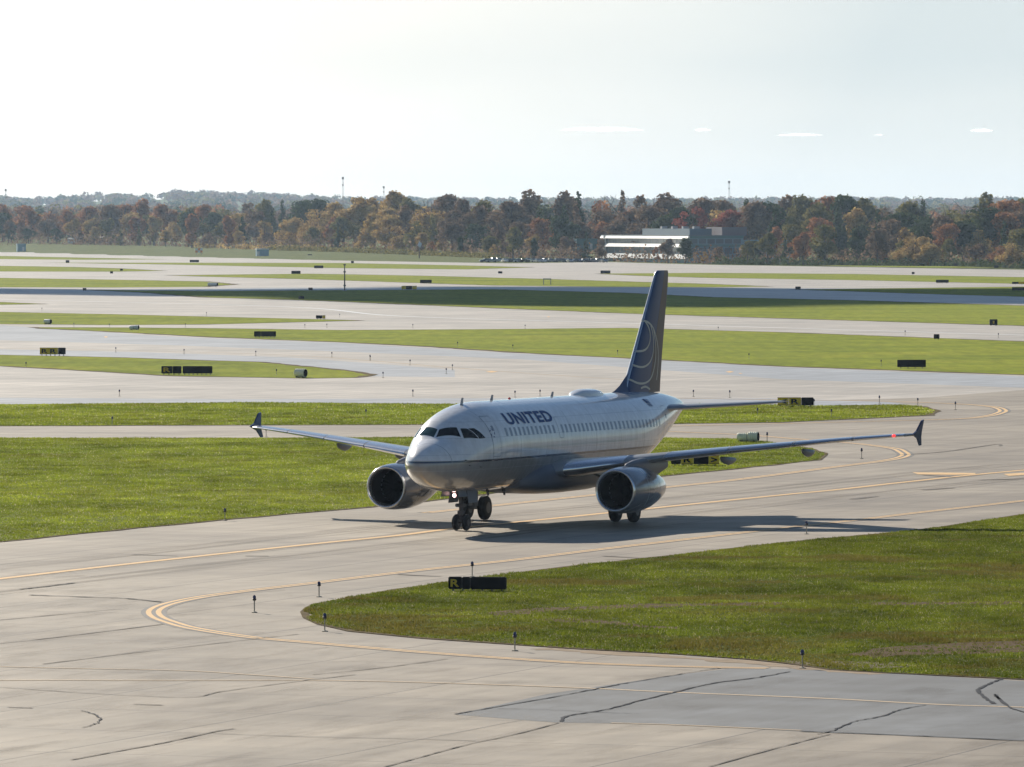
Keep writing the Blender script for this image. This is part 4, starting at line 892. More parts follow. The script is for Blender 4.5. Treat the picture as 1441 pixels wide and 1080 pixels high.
ROWS = [([(163, 496), (259, 498.5), (360, 501), (467, 503), (520.6, 507), (577, 514), (636.7, 521), (628, 526.5), (539, 532), (521, 508)], 'small edge light of the row along the upper tan runway'),
        ([(581, 558), (724.7, 559.5), (975.8, 558.5), (760, 558), (1027, 560)], 'small edge light of the row along the pavement behind the airliner'),
        ([(644, 488), (721.7, 492), (869, 500), (1054, 505), (1240, 515)], 'small edge light in the lower margin of the bright middle lawn'),
        ([(59, 438), (290.5, 444.5), (478, 447), (154, 461.5), (261, 461), (429, 462), (581, 462), (739, 463), (104, 460.5), (1010.7, 466), (1273.7, 472), (1405, 476), (460, 461.5)], 'tiny edge light of the row along the far left to right taxiway')]
L0 = stake_light(); first = True
for (x, y), lb in list(NEAR.items()) + [(q, lb) for qs, lb in ROWS for q in qs]:
    o = L0 if first else copy_tree(L0); first = False; p = at(x, y); o.location = p; o.rotation_euler.z = random.uniform(0, 6)
    s = random.uniform(.96, 1.06); o.scale = (1.0, 1.0, s)
    if y < 560 and x < 1200: o.scale = (1.0, 1.0, .9)
    tag(o, lb, 'edge light', 'taxiway edge lights on stakes')
# barrels lying on low cradles
def barrel(px, yb, w, h, label, segs, rz, mats):
    k = ppm(yb); p = at(px, yb); Rr = h / k / 2; L = w / k; r = empty('lying_barrel', (p[0], p[1], 0), rz); tag(r, label, 'barrel', 'pale round housings beside the taxiways')
    x = -L / 2
    for i in range(segs):
        l = L / segs; rr = Rr * (1 - .12 * (segs - 1 - i) / max(segs - 1, 1)); gap = .06 * l; b = MB(); prof = [(0, rr * .1), (0, rr * .9), (.03, rr)]
        for q in range(1, 5): prof += [(l * q / 5 - .02, rr), (l * q / 5, rr * 1.05), (l * q / 5 + .02, rr)]
        prof += [(l - gap, rr), (l - gap, rr * .9)]
        b.lathe((x, 0, rr + .05), (1, 0, 0), prof, 28); sh = b.build('shell', M[mats], r, True)
        b = MB(); b.lathe((x + l - gap - .12, 0, rr + .05), (1, 0, 0), [(0, 0.01), (0.0, rr * .88), (.13, rr * .9)], 24); b.build('open_end', M['black'], sh, True)
        x += l
    for s in (-.3, .3):
        b = MB(); b.box((s * L, 0, Rr * .15 + .02), (.12, Rr * 1.5, Rr * .34)); b.build('cradle', M['dark_steel'], r)
barrel(1053, 622.5, 31, 13.5, 'pair of pale yellow ribbed barrels with a dark open end above the wing', 2, R(-18), 'cream')
barrel(423.5, 532, 17, 12, 'white barrel with black open end on the left island lawn', 1, R(-30), 'cream')
barrel(67.5, 456.5, 11, 6.5, 'white barrel with black end on the thin left lawn', 1, R(-30), 'white')
barrel(189, 464.5, 14, 6, 'dark and white barrel at the left tip of the middle lawn', 2, R(-20), 'white')
barrel(300, 403.5, 16, 5, 'white low barrel by the point of the far left lawn', 1, R(-30), 'white')
# runway distance board frame, pole
p = at(770, 401); k = ppm(401); r = empty('frame_gantry', (p[0], p[1], 0)); tag(r, 'small two legged steel frame on the far lawn left of the tail fin', 'frame')
W, Ht = 10 / k, 8 / k
for s in (-1, 1): b = MB(); b.tube([(s * W / 2, 0, 0), (s * W / 2, 0, Ht)], .1, 8); b.build('leg', M['grey_steel'], r)
b = MB(); b.box((0, 0, Ht), (W + .3, .3, .28), bev=.03); b.build('beam', M['grey_steel'], r)
p = at(485, 409.5); k = ppm(409.5); r = empty('pole', (p[0], p[1], 0)); tag(r, 'thin dark pole standing at the edge of the shaded strip', 'pole')
Ht = 37 / k; b = MB(); b.tube([(0, 0, 0), (0, 0, Ht)], [.16, .1], 10); b.build('shaft', M['dark_steel'], r, True)
for q in (.99, .72, .2):
    b = MB(); b.box((0, 0, Ht * q), (.55, .3, .3), bev=.04); b.build('fitting', M['dark_steel'], r)
b = MB(); b.lathe((0, 0, 0), (0, 0, 1), [(0, .5), (.1, .5), (.12, .2)], 12, cap=True); b.build('foot', M['grey_steel'], r)
# huts
def hut(px, yb, w, h, label, wall, roofm, D=None, depth=3.0, gable=False, name='equipment_hut', win=0, doorx=.2):
    if D: p = atD(px, yb, D)
    else: p = at(px, yb); D = p[1]
    k = F / D; W, Ht = w / k, h / k; z0 = hterr(p[0], p[1]) if D > 2600 else 0
    z0 = min(z0, p[2]) if D > 2600 else 0
    r = empty(name, (p[0], p[1], p[2] if D > 2600 else 0), R(14)); tag(r, label, 'hut')
    b = MB(); b.box((0, depth / 2, Ht * .4), (W, depth, Ht * .8 + .6)); b.build('wall', M[wall], r)
    b = MB()
    if gable: b.prism([(-depth * .1, Ht * .78), (depth / 2, Ht), (depth * 1.1, Ht * .78)], lambda u, v, t: (t, u, v + .3), -W / 2 - .3, W / 2 + .3)
    else: b.box((0, depth / 2, Ht * .92), (W + .3, depth + .3, Ht * .16), bev=.05)
    b.build('roof', M[roofm], r)
    d = MB(); d.box((W * doorx, -.02, Ht * .32), (min(1.1, W * .3), .06, min(2.1, Ht * .7)), bev=.01); dd = d.build('door', M['white'], r); d = MB(); d.box((W * doorx + .3, -.08, Ht * .32), (.06, .08, .2)); d.build('handle', M['dark_steel'], dd)
    for i in range(win):
        q = MB(); q.box((-W * .4 + W * .8 * i / max(win - 1, 1), -.02, Ht * .42), (W * .05, .06, Ht * .2)); q.build('window', M['glass'], r)
    return r
hut(30.5, 354.3, 12, 11, 'pale blue equipment hut at the far left edge of the field', 'bluewall', 'bluewall', 3500)
hut(370, 361, 17, 11, 'white and blue equipment hut in the hazy meadow left of centre', 'bluewall', 'white', 2950, doorx=-.38)
hut(138, 342, 62, 8, 'long low brown barn at the foot of the left wood', 'barnbrown', 'barnbrown', 3660, 9, True, 'barn', 5)
hut(104, 342, 13, 6, 'small white shed at the left end of the brown barn', 'white', 'white', 3640, 5, True, 'shed')
hut(178, 350, 8, 5, 'tiny white hut in the meadow below the left wood', 'white', 'teal', 3600, 2)
hut(826, 352, 30, 16, 'low teal green building among the trees left of the white office block', 'teal', 'teal', 2830, 12, False, 'low_building', 4)
p = atD(280, 357.5, 3000); r = empty('checker_board', p); tag(r, 'small orange and white board in the meadow below the orange tree', 'board')
b = MB()
for i in range(3):
    for j in range(2): b.box((-1.05 + i * 1.05, 0, 1.0 + j * .95), (1.05, .08, .95), m=(i + j) % 2)
b.build('panel', [M['orange'], M['white']], r)
for s in (-1, 1): b = MB(); b.tube([(s * 1.1, .1, -.6), (s * 1.1, .1, .6)], .08, 8); b.build('post', M['grey_steel'], r)
p = atD(590, 362, 2700); r = empty('dish_antenna', p, R(20)); tag(r, 'white tilted panel above the dark brown bush at the field edge', 'antenna')
b = MB(); b.tube([(0, 0, -.5), (0, 0, 4.3)], .25, 8); b.build('mast', M['barnbrown'], r)
b = MB(); b.box((.2, 0, 4.9), (1.5, .12, 2.4), ry=R(38), rx=R(-35), bev=.05); b.build('reflector', M['white'], r)
# masts on the horizon
def mast(px, ytop, D, label):
    x, y, zt = atD(px, ytop, D); z0 = hterr(x, y) - 1; r = empty('radio_mast', (x, y, z0)); tag(r, label, 'mast', 'thin radio masts above the wood'); Ht = zt - z0
    b = MB()
    for a in range(3):
        q = 2.094 * a; b.tube([(.7 * math.cos(q), .7 * math.sin(q), 0), (.45 * math.cos(q), .45 * math.sin(q), Ht)], .07, 5)
    n = int(Ht / 2.5)
    for i in range(n):
        for a in range(3):
            q, w = 2.094 * a, 2.094 * (a + 1); rr = .7 - .25 * i / n; b.tube([(rr * math.cos(q), rr * math.sin(q), i * 2.5), (rr * math.cos(w), rr * math.sin(w), i * 2.5 + 2.5)], .04, 4, cap=False)
    b.build('lattice_shaft', M['mast_red'], r)
    b = MB(); b.box((0, 0, Ht - 1), (1.4, .7, 1.6), bev=.1); b.build('antenna_head', M['mast_red'], r)
    b = MB(); b.box((0, 0, Ht * .86), (1.1, .6, .8), bev=.1); b.build('antenna_head', M['mast_red'], r)
mast(482.5, 249, 4600, 'thin radio mast rising above the left half of the wood')
mast(1026, 254.5, 4600, 'thin radio mast rising above the wood right of the office block')
mast(8, 266, 5200, 'leftmost faint radio mast, at the edge of the photo'); mast(540, 262, 5400, 'short faint radio mast right of the tall left one')
# office building
M['whiteband'] = plain('whiteband', (.86, .85, .83), .35, var=.02)
M['slate2'] = plain('slate2', (.15, .21, .25), .6)
M['glass2'] = plain('glass2', (.16, .21, .23), .15, var=.05)
Dl = 2650.; c0 = atD(970, 371, Dl); OB = empty('office_building', (c0[0], c0[1], c0[2]), R(16)); tag(OB, 'white banded three storey office building with blue grey glass in front of the wood', 'building')
zb = c0[2]; zz_ = lambda py: H - (py - 316.2) * Dl / F - zb; LB = 116.; TOPZ = zz_(332)
b = MB(); b.box((11, LB / 2, TOPZ / 2 - .6), (21.6, LB, TOPZ + 1)); b.build('wall', M['bluewall'], OB)
b = MB(); b.box((11, LB / 2, TOPZ + .05), (23, LB + 1, .3)); rf = b.build('roof', M['slate'], OB)
for t0, t1 in ((332, 336.2), (343.8, 348.3), (358.3, 364.8)):
    z1_, z0_ = zz_(t0), zz_(t1); b = MB(); b.prism([(-.95, z0_), (-.35, z1_), (.15, z1_), (.15, z0_)], lambda u, v, t: (u, t, v), -.4, LB + .4); b.build('white_band', M['whiteband'], OB)
    if t0 < 350: b = MB(); b.box((11, -.12, (z0_ + z1_) / 2), (21.8, .2, (z1_ - z0_) * .8)); b.build('front_band', M['teal'], OB)
for zc0, zc1 in ((336.2, 343.8), (348.3, 358.3)):
    zt, zb_ = zz_(zc0), zz_(zc1)
    for i in range(14):
        b = MB(); b.box((.08, LB * (i + .5) / 14, (zt + zb_) / 2), (.1, LB / 14 - .5, zt - zb_ - .2)); b.build('window', M['glass2'], OB)
    for i in range(6):
        b = MB(); b.box((1.8 + 3.5 * i, -.03, (zt + zb_) / 2), (3.0, .1, zt - zb_ - .3)); b.build('window', M['glass2'], OB)
b = MB(); b.box((-.6, LB - 5, TOPZ / 2), (.8, 1.2, TOPZ)); b.build('column', M['white'], OB)
b = MB(); b.box((9, 45, TOPZ + 1.4), (9, 62, 2.6)); b.build('penthouse', M['slate2'], OB)
b = MB(); b.box((19.5, 14, TOPZ + 1.7), (10, 20, 3.2)); b.build('stair_tower', M['purplegrey'], OB)
b = MB(); b.box((32, 12, TOPZ / 2 - 1.2), (20, 22, TOPZ - 1)); wg = b.build('side_wing', M['bluewall'], OB)
for i in range(5): b = MB(); b.box((24 + 4 * i, .95, TOPZ * .55), (3, .12, 1.5)); b.build('window', M['glass2'], wg)
for i in range(4): b = MB(); b.box((9, 20 + 14 * i, TOPZ + 3.1), (2.2, 2.4, 1.0), bev=.1); b.build('roof_unit', M['grey_steel'], rf)
# parked cars
def car(body):
    r = empty('parked_car', (0, 0, 0)); b = MB()
    prof = [(-2.2, .32), (-2.25, .75), (-2.1, .9), (-1.2, .98), (1.6, .98), (2.2, .86), (2.25, .4), (2.1, .3)]
    b.prism(prof, lambda u, v, t: (u, t * (1 - .06 * (abs(u) > 2)), v), -.88, .88); b.build('body', body, r)
    b = MB(); rg = [[(x, y, .97) for x, y in ((-1.5, -.84), (1.15, -.84), (1.15, .84), (-1.5, .84))], [(x, y, 1.42) for x, y in ((-1.05, -.68), (.35, -.68), (.35, .68), (-1.05, .68))]]
    b.loft(rg); b.build('window', M['glass'], r)
    b = MB(); b.box((-.35, 0, 1.44), (1.5, 1.4, .07), bev=.02); b.build('roof', body, r)
    for x in (-1.4, 1.4):
        for y in (-.8, .8): b = MB(); b.lathe((x, y - .1, .33), (0, 1, 0), [(0, .12), (0, .33), (.2, .33), (.2, .12)], 16, cap=True); b.build('wheel', M['rubber'], r)
    for y in (-.6, .6): b = MB(); b.box((2.24, y, .68), (.06, .3, .14)); b.build('headlight', M['white'], r)
    return r
cars = [(car(plain('car_paint_' + n_, c_, .25, coat=1.0)), n_) for n_, c_ in (('white', (.75, .75, .75)), ('silver', (.45, .47, .5)), ('dark blue', (.04, .07, .15)), ('black', (.02, .02, .02)), ('grey', (.2, .21, .22)))]
used_ = set(); i = 0
for px in np.arange(684, 852, 6.6):
    px += random.uniform(-1.5, 1.5); c, n_ = random.choice(cars); D = 2545 + random.choice((0, 14, 28)); x, y, z = atD(px, 369, D)
    o = c if n_ not in used_ else copy_tree(c); used_.add(n_); o.location = (x, y, hterr(x, y)); o.rotation_euler.z = R(random.choice((20, 200, 110, 290)) + random.uniform(-6, 6))
    tag(o, '%s car in the row parked left of the office building' % n_, 'car', 'cars parked along the foot of the wood')
for c, n_ in cars:
    if n_ not in used_:
        for ch in list(c.children): bpy.data.objects.remove(ch)
        bpy.data.objects.remove(c)
# ------------------------------------------------------------------ trees
def leaf_cloud(centres, radii, n, size, flat=.8):
    """leaf clumps: n small faces on and in a set of ellipsoid boughs"""
    w = np.array([r[0] * r[1] + r[0] * r[2] for r in radii]); idx = rng.choice(len(radii), n, p=w / w.sum())
    C_ = np.array(centres)[idx]; Rr = np.array(radii)[idx]
    d = rng.normal(size=(n, 3)); d /= np.linalg.norm(d, axis=1)[:, None]; rad = rng.uniform(.55, 1.08, n)[:, None]
    P = C_ + d * Rr * rad
    nrm = d + rng.normal(size=(n, 3)) * .45; nrm /= np.linalg.norm(nrm, axis=1)[:, None]
    a = np.cross(nrm, rng.normal(size=(n, 3))); a /= np.linalg.norm(a, axis=1)[:, None]; b = np.cross(nrm, a)
    s = (size * rng.uniform(.5, 1.3, n))[:, None]; s2 = s * rng.uniform(.5, 1, n)[:, None]
    k = rng.uniform(.3, 1, (n, 1))
    V = np.stack([P - a * s - b * s2 * k, P + a * s * k - b * s2, P + a * s + b * s2 * .8, P - a * s * .6 + b * s2], 1)
    return V.reshape(-1, 3)
def quad_mesh(name, V, m):
    n = len(V) // 4; me = bpy.data.meshes.new(name); me.vertices.add(n * 4); me.vertices.foreach_set('co', V.astype(np.float32).ravel())
    me.loops.add(n * 4); me.loops.foreach_set('vertex_index', np.arange(n * 4, dtype=np.int32)); me.polygons.add(n)
    me.polygons.foreach_set('loop_start', np.arange(0, n * 4, 4, dtype=np.int32)); me.polygons.foreach_set('loop_total', np.full(n, 4, np.int32)); me.update(); me.validate(); me.materials.append(m); return me
def trunk_mesh(h, r, limbs):
    b = MB(); b.tube([(0, 0, -.8), (.1, .05, h * .3), (-.15, .1, h * .6), (0, 0, h * .88)], [r * 1.3, r, r * .6, r * .15], 8)
    for k in range(limbs):
        a = random.uniform(0, 6.28); z = h * random.uniform(.22, .6); L = h * random.uniform(.2, .34)
        b.tube([(0, 0, z), (math.cos(a) * L * .5, math.sin(a) * L * .5, z + L * .45), (math.cos(a) * L, math.sin(a) * L, z + L * .95)], [r * .5, r * .3, r * .08], 6)
    return b
def proto(kind):
    """unit trees about 20 m tall"""
    cs, rs = [], []
    if kind == 'round':
        for k in range(15):
            a = random.uniform(0, 6.28); u = random.random(); z = 5.5 + 11.5 * u; q = math.sin(math.pi * (u * .78 + .14)) * 5.2; rr = random.uniform(1.6, 2.9)
            cs.append((math.cos(a) * q * random.uniform(.5, .95), math.sin(a) * q * random.uniform(.5, .95), z)); rs.append((rr, rr, rr * random.uniform(.7, 1.0)))
        cs.append((0, 0, 12)); rs.append((3.6, 3.6, 5))
    elif kind == 'tall':
        for k in range(16):
            a = random.uniform(0, 6.28); u = random.random(); z = 4 + 14 * u; q = math.sin(math.pi * (u * .8 + .12)) * 3.4; rr = random.uniform(1.3, 2.3)
            cs.append((math.cos(a) * q * random.uniform(.4, 1), math.sin(a) * q * random.uniform(.4, 1), z)); rs.append((rr, rr, rr * 1.1))
        cs.append((0, 0, 11)); rs.append((2.4, 2.4, 6))
    elif kind == 'wide':
        for k in range(20):
            a = random.uniform(0, 6.28); u = random.random(); z = 4 + 10 * u; q = math.cos(u * 1.25) * 7.6; rr = random.uniform(1.8, 3.2)
            cs.append((math.cos(a) * q * random.uniform(.4, 1), math.sin(a) * q * random.uniform(.4, 1), z)); rs.append((rr, rr, rr * .8))
        cs.append((0, 0, 8.5)); rs.append((5, 5, 4.5))
    elif kind == 'spire':
        for k in range(18):
            u = k / 17; a = random.uniform(0, 6.28); q = (1 - u) * 3.2 * random.uniform(.3, .8); rr = .5 + (1 - u) * 2.0; cs.append((math.cos(a) * q, math.sin(a) * q, 2.2 + 16.5 * u)); rs.append((rr, rr, 1.1))
    elif kind == 'sparse':
        for k in range(22):
            a = random.uniform(0, 6.28); u = random.random(); z = 5 + 13 * u; q = math.sin(math.pi * (u * .75 + .15)) * 5; rr = random.uniform(.9, 1.8)
            cs.append((math.cos(a) * q, math.sin(a) * q, z)); rs.append((rr, rr, rr))
    n = {'round': 2600, 'tall': 2200, 'wide': 3300, 'spire': 1800, 'sparse': 1300}[kind]
    V = leaf_cloud(cs, rs, n, .42 if kind != 'spire' else .36)
    return V
KINDS = ['round', 'round', 'round', 'tall', 'tall', 'wide', 'wide', 'spire', 'sparse']
SHAPES = [(k, proto(k)) for k in KINDS]
TR = [trunk_mesh(20, .38, 7) for _ in range(2)]
TM = [t.build('trunk', M['bark']) for t in TR]
PROTO = {}
def tree(x, y, hgt, wid, kind_i, colour, label, group, name='tree'):
    key = (kind_i, colour)
    if key not in PROTO:
        me = quad_mesh('crown', SHAPES[kind_i][1], LEAF[colour]); PROTO[key] = me
    me = PROTO[key]; r = empty(name, (x, y, hterr(x, y) - .2), random.uniform(0, 6.28)); r.scale = (wid, wid, hgt / 19.5)
    c = bpy.data.objects.new('crown', me); COL.objects.link(c); c.parent = r
    t = bpy.data.objects.new('trunk', TM[kind_i % 2].data); COL.objects.link(t); t.parent = r
    tag(r, label, 'tree', group); return r
SKY = [(-300, 285), (0, 287), (100, 286), (180, 280), (240, 286), (300, 281), (350, 283), (400, 276), (450, 276), (500, 275), (530, 269), (570, 266), (600, 272), (640, 272), (700, 277), (728, 268), (760, 272), (800, 267), (860, 266), (940, 269), (970, 272), (990, 276), (1040, 275), (1060, 272), (1100, 275), (1160, 270), (1250, 273), (1330, 276), (1380, 274), (1441, 274), (1800, 274)]
# share of colours along the wood
CM = [(-400, ['olive', 'rust', 'brown', 'dark green', 'gold', 'brown']), (180, ['olive', 'brown', 'dark green', 'rust', 'gold']), (400, ['gold', 'brown', 'gold', 'gold', 'dark green', 'olive', 'rust']),
      (620, ['olive', 'brown', 'dark green', 'gold', 'brown']), (760, ['brown', 'dark green', 'brown', 'dark green', 'olive', 'rust']), (940, ['rust', 'brown', 'dark green', 'gold', 'red', 'brown']),
      (1040, ['olive', 'dark green', 'olive', 'brown', 'dark green', 'rust', 'gold'])]
WHERE = [(-999, 'at the left end of the wood'), (150, 'behind the brown barn'), (330, 'above the blue equipment hut'), (470, 'below the left mast'), (620, 'behind the parked cars'), (800, 'left of the office block'),
         (860, 'behind the office block'), (1000, 'just right of the office block'), (1150, 'in the right half of the wood'), (1320, 'at the right end of the wood')]
def pick(tab, px): return [v for p, v in tab if px >= p][-1]
NAMES = {0: 'round crowned', 1: 'round crowned', 2: 'round crowned', 3: 'slender', 4: 'slender', 5: 'broad', 6: 'broad', 7: 'pointed conifer', 8: 'thinly leaved'}
ROWN = ['in the front row', 'in the second row', 'in the third row', 'on the skyline']
nt_ = 0
for row, (dd, frac, step) in enumerate(((12, .42, 34), (60, .66, 31), (130, .86, 29), (240, 1.0, 27))):
    px = -150
    while px < 1720:
        jit = random.uniform(-6, 6); D = tb(DT, px) + dd + random.uniform(-22, 22); x, y, _ = atD(px + jit, 300, D)
        k = F / D; z0 = hterr(x, y); base = tb(PB, px); top = tb(SKY, px + jit); ytop = base + (top - base) * frac * (random.uniform(.82, 1.12) if row < 3 else random.uniform(.93, 1.045))
        zt = H - (ytop - 316.2) / k; hgt = zt - z0
        if 852 < px < 1062 and row == 0: px += step; continue
        if 845 < px < 1068 and row in (1,): D += 90; x, y, _ = atD(px + jit, 300, D); z0 = hterr(x, y); hgt = H - (ytop - 316.2) * D / F - z0
        if 560 < px < 850 and row == 0 and random.random() < .55: hgt *= .6
        col_ = random.choice(pick(CM, px)); ki = random.choices(range(9), [3, 3, 3, 2, 2, 2, 2, 1.2, 1])[0]
        if col_ == 'dark green' and random.random() < .35: ki = 7
        if ki == 7 and col_ not in ('dark green', 'olive'): ki = 3
        if 690 < px < 960 and row > 0: col_ = random.choice(['brown', 'brown', 'dark green', 'brown', 'rust'])
        hgt = max(hgt, 5); wid = {7: .9, 3: 1.1, 4: 1.1, 5: .8, 6: .8}.get(ki, 1.0) * min(1.25, max(.55, hgt / 19)) * random.uniform(1.05, 1.5)
        tree(x, y, hgt, wid, ki, col_, '%s %s tree %s %s' % (NAMES[ki], col_, ROWN[row], pick(WHERE, px)), 'trees of the autumn wood beyond the runways'); nt_ += 1
        px += step * random.uniform(.75, 1.25)
print('trees', nt_)
for px, yb, hp, wp, ki, c_, lb in ((270, 347, 50, 1.0, 3, 'rust', 'tall oval orange tree standing out before the dark left wood'), (322, 349, 50, .9, 3, 'rust', 'second orange brown tree right of the oval orange one'), (285, 283 + 66, 60, 1.1, 7, 'dark green', 'x'),
        (590, 366, 26, .9, 0, 'brown', 'dark brown bushy tree at the field edge under the tilted white panel'), (608, 363, 24, .7, 8, 'rust', 'small reddish tree right of the dark brown bushy one'),
        (648, 366, 34, .8, 4, 'dark green', 'dark green tree standing alone at the field edge left of the parked cars'), (697, 367, 24, .8, 8, 'gold', 'small golden tree beside the parked cars'),
        (722, 362, 46, 1.0, 0, 'olive', 'pale rimmed round tree above the parked cars'), (752, 368, 34, .8, 4, 'dark green', 'dark green tree among the parked cars'), (846, 369, 36, .7, 1, 'brown', 'brown tree at the left end of the office block'),
        (940, 370, 36, 1.0, 2, 'brown', 'brown tree covering the middle of the white bands'), (965, 370, 38, 1.0, 0, 'dark green', 'dark tree covering the right corner of the white bands'), (925, 370, 24, .6, 8, 'rust', 'small rusty tree before the white bands'),
        (1012, 371, 26, .85, 1, 'brown', 'low reddish brown tree before the side wing of the office block'), (990, 371, 18, .6, 8, 'gold', 'small golden tree before the blue side of the office block'), (1052, 372, 36, .9, 0, 'olive', 'olive tree right before the side wing of the office block'),
        (1080, 373, 48, 1.0, 2, 'olive', 'tall olive tree right of the office block'), (1285, 374, 50, 1.25, 5, 'gold', 'broad tawny tree low before the right half of the wood'), (1235, 374, 56, 1.1, 0, 'brown', 'large dark brown round tree in the right half of the wood'),
        (1310, 374, 44, 1.2, 6, 'gold', 'second broad tawny tree low before the right half of the wood'), (1425, 376, 42, 1.1, 5, 'gold', 'tawny tree at the right edge of the wood'), (1160, 374, 62, 1.1, 1, 'olive', 'tall rust and olive tree in the right half of the wood'), (1130, 374, 50, .9, 2, 'rust', 'rusty tree left of the tall rust and olive one')):
    if lb == 'x': continue
    D = tb(DT, px) - 55; x, y, _ = atD(px, yb, D)
    if 840 < px < 1050: D = 2600 - 8; x, y, _ = atD(px, yb, D)
    z0 = hterr(x, y); hgt = H - (yb - hp - 316.2) * D / F - z0
    tree(x, y, hgt, wp * max(.5, min(1.3, hgt / 18)), ki, c_, lb, 'single trees before the wood')
for t in TM: bpy.data.objects.remove(t)
# brush along the foot of the wood
def brush(name, m, label, n, f):
    V = []; cs, rs = [], []
    for i in range(n):
        c, r_ = f(); cs.append(c); rs.append(r_)
    V = leaf_cloud(cs, rs, n * 26, .42); o = bpy.data.objects.new(name, quad_mesh(name, V, m)); COL.objects.link(o); tag(o, label, 'undergrowth', kind='stuff')
def fb_(lo, hi, d0, d1, h0, h1):
    def f():
        px = random.uniform(lo, hi); D = tb(DT, px) + random.uniform(d0, d1); x, y, _ = atD(px, 300, D); h = random.uniform(h0, h1); return (x, y, hterr(x, y) + h * .3), (random.uniform(1.5, 4), random.uniform(1.5, 4), h)
    return f
brush('undergrowth', LEAF['brown'], 'brown scrub along the whole foot of the wood', 1300, fb_(-250, 1700, -25, 75, 2.0, 6.5))
brush('hedge', LEAF['olive'], 'pale olive scrub in lines before the left half of the wood', 380, fb_(380, 700, -75, -50, .8, 2.2))
brush('scrub', LEAF['gold'], 'yellowish shrubs in clumps at the foot of the left wood', 60, fb_(270, 460, -60, -40, 1.2, 2.8))
brush('dark_scrub', LEAF['dark green'], 'dark scrub at the foot of the right wood', 420, fb_(1000, 1700, -75, -20, .8, 3.0))
# wood on the hills far behind
def far_wood(name, m, n, d0, d1, q=120, sz=1.3, big=1.0):
    cs, rs = [], []
    for i in range(n):
        D = random.uniform(d0, d1); px = random.uniform(-300, 1750); x, y, _ = atD(px, 300, D); h = random.uniform(11, 18); cs.append((x, y, hterr(x, y) + h * .55)); rs.append((random.uniform(4.5, 8) * big, random.uniform(4.5, 8) * big, h * .5))
    V = leaf_cloud(cs, rs, n * q, sz); o = bpy.data.objects.new(name, quad_mesh(name, V, m)); COL.objects.link(o); return o
for c_, n, lb in (('brown', 330, 'bare brown woods on the farthest hills'), ('olive', 200, 'olive woods on the farthest hills'), ('rust', 90, 'rust coloured woods on the farthest hills'), ('dark green', 120, 'dark green woods on the farthest hills')):
    tag(far_wood('distant_wood', LEAF[c_], n, 4100, 6300), lb, 'woods', kind='stuff')
for c_, n, lb in (('brown', 500, 'hazy blue grey wood on the far ridge, bare brown'), ('olive', 350, 'hazy blue grey wood on the far ridge, olive'), ('dark green', 250, 'hazy blue grey wood on the far ridge, evergreen')):
    tag(far_wood('ridge_wood', LEAF[c_], int(n * 1.5), 7200, 14600, 70, 2.6, 1.9), lb, 'woods', kind='stuff')
# ------------------------------------------------------------------ clouds
def cloud(pts, z0, thick, name, label, m, lump=.35):
    """puffy cloud over an outline: blobs of many sizes"""
    bm = bmesh.new()
    for (x, y, z, r, f) in pts:
        g = bmesh.ops.create_icosphere(bm, subdivisions=3, radius=1.0); ph = random.uniform(0, 100)
        for v in g['verts']:
            n = v.co.normalized(); q = 1 + lump * (math.sin(n.x * 5 + ph) * math.cos(n.y * 6 + ph * 2) * .5 + math.sin(n.z * 9 + n.x * 7 + ph) * .25)
            c = n * q * r; c.z *= f * (1 if n.z > 0 else .45); v.co = c + Vector((x, y, z))
    for f in bm.faces: f.smooth = True
    me = bpy.data.meshes.new(name); bm.to_mesh(me); bm.free(); me.materials.append(m); o = bpy.data.objects.new(name, me); COL.objects.link(o); tag(o, label, 'cloud'); return o
def cloud_mat():
    m, t, b = mat('cloud'); t.nodes.remove(b); out = t.nodes['Material Output']
    d = N(t, 'ShaderNodeBsdfDiffuse'); tr = N(t, 'ShaderNodeBsdfTranslucent'); mx = N(t, 'ShaderNodeMixShader'); mx.inputs[0].default_value = .75; d.inputs[0].default_value = (.95, .95, .95, 1); tr.inputs[0].default_value = (.95, .95, .95, 1)
    tp = N(t, 'ShaderNodeBsdfTransparent'); lw = N(t, 'ShaderNodeLayerWeight'); lw.inputs[0].default_value = .35; m2 = N(t, 'ShaderNodeMixShader'); t.nodes.remove(mx); mx = N(t, 'ShaderNodeAddShader')
    t.links.new(d.outputs[0], mx.inputs[0]); t.links.new(tr.outputs[0], mx.inputs[1]); fm = N(t, 'ShaderNodeMath', operation='MULTIPLY_ADD'); fm.inputs[1].default_value = .18; fm.inputs[2].default_value = .8; fm.use_clamp = True; t.links.new(lw.outputs['Facing'], fm.inputs[0]); t.links.new(fm.outputs[0], m2.inputs[0]); t.links.new(mx.outputs[0], m2.inputs[1]); t.links.new(tp.outputs[0], m2.inputs[2]); t.links.new(m2.outputs[0], out.inputs[0]); return m
M['cloud'] = cloud_mat()
for px0, px1, py, hh, lb in ((788, 908, 184, 9, 'longest small white cloud low in the middle of the sky'), (978, 999, 184, 8, 'tiny round white cloud right of the longest one'), (1090, 1160, 191, 6, 'flat faint white cloud right of the tiny round one'),
                             (1228, 1246, 191, 5, 'faintest tiny cloud between the two right clouds'), (1365, 1398, 185, 8, 'rightmost small white cloud above the wood')):
    D = 20000; k = F / D; pts = []; n = max(10, int((px1 - px0) * .6))
    for i in range(n):
        u = (i + .5) / n; e = math.sin(math.pi * u) ** .6; px = px0 + (px1 - px0) * u; x, y, z = atD(px, py - random.uniform(-.1, .35) * hh * .5 * math.sin(math.pi * u) ** .6, D + random.uniform(-4, 4)); r_ = random.uniform(.35, .8) * hh * .7 * e / k; pts.append((x, y, z + r_ * .15, r_ * 1.5, .5))
    cloud(pts, 0, 0, 'cloud', lb, M['cloud'])
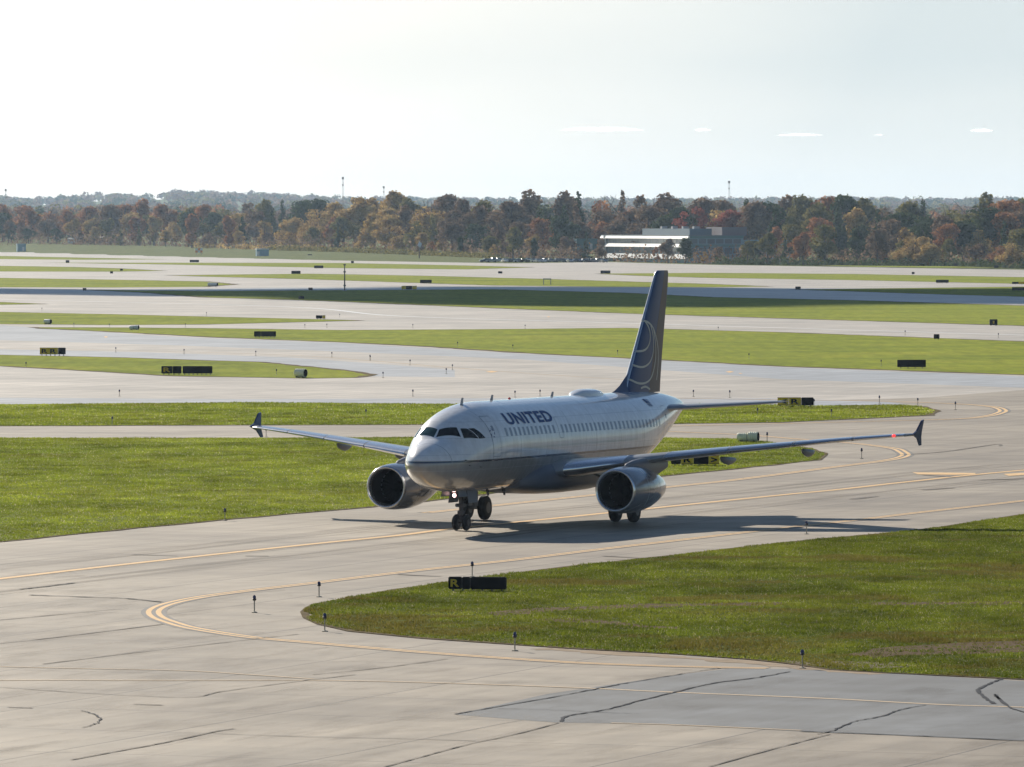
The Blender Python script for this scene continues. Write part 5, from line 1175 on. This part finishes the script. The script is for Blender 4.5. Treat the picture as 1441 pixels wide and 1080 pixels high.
# the low cloud that shades the far runway: it drifts above and to the left, out of this frame
band_far = [(-700, 396), (0, 406), (150, 407.5), (330, 407.5), (480, 406), (600, 403.5), (760, 403.5), (900, 404), (1080, 406), (1200, 407), (1441, 406), (2000, 410)]
band_near = [(-700, 405), (0, 413), (150, 412.5), (330, 417), (480, 424.5), (600, 429), (760, 431), (900, 426), (1000, 422), (1100, 421), (1200, 423), (1441, 428), (2000, 432)]
ALT = 620.; ln = ALT / SUN.z; V = []; m_ = 60
cl = MB(); rows = []
for i in range(m_ + 1):
    px = -600 + 2500 * i / m_; a = Vector(at(px, tb(band_far, px))); b = Vector(at(px, tb(band_near, px))); wdt = (a - b).length
    r = []
    for j in range(17):
        u = j / 16; p = b.lerp(a, u); e = math.sin(math.pi * u); tz = (18 + 34 * e ** .6) * (min(1, i / 5, (m_ - i) / 5) ** .5) * (.6 + .8 * vnoise(np.array([p.x]), np.array([p.y]), .02)[0]) if 0 < j < 16 else 0
        q = p + SUN * ln; w_ = (vnoise(np.array([p.x * 1.0]), np.array([p.y + j]), .05)[0] - .5) * 10
        r.append((q.x + w_, q.y + w_ * (j in (0, 16)) * 1.0, q.z + max(tz, 0)))
    r2 = [(x, y, ALT + math.sin(math.pi * j / 16) * -8) for j, (x, y, z) in enumerate(r)][1:-1][::-1]
    rows.append(r + r2)
cl.loft(rows); o = cl.build('cloud', plain('cloud_dense', (.8, .8, .8), .95, var=.03, spec=0), None, True, angle=180); tag(o, 'low flat cloud, out of frame, whose shade lies on the far runway', 'cloud')
# ------------------------------------------------------------------ haze
hz = MB(); hz.box((0, 7400, 60.), (7600, 19600, 146.)); ho = hz.build('haze', None); ho.data.materials.clear()
hm = bpy.data.materials.new('haze'); hm.use_nodes = True; t = hm.node_tree; t.nodes.clear()
out = t.nodes.new('ShaderNodeOutputMaterial'); pv = t.nodes.new('ShaderNodeVolumePrincipled'); pv.inputs['Color'].default_value = (.55, .74, 1.0, 1); pv.inputs['Density'].default_value = HAZE
pv.inputs['Anisotropy'].default_value = .3; t.links.new(pv.outputs[0], out.inputs['Volume']); ho.data.materials.append(hm); tag(ho, 'thin pale haze filling the air over the airfield', 'haze', kind='stuff')
scene.cycles.volume_bounces = 1; scene.cycles.volume_step_rate = 4; scene.cycles.volume_max_steps = 64
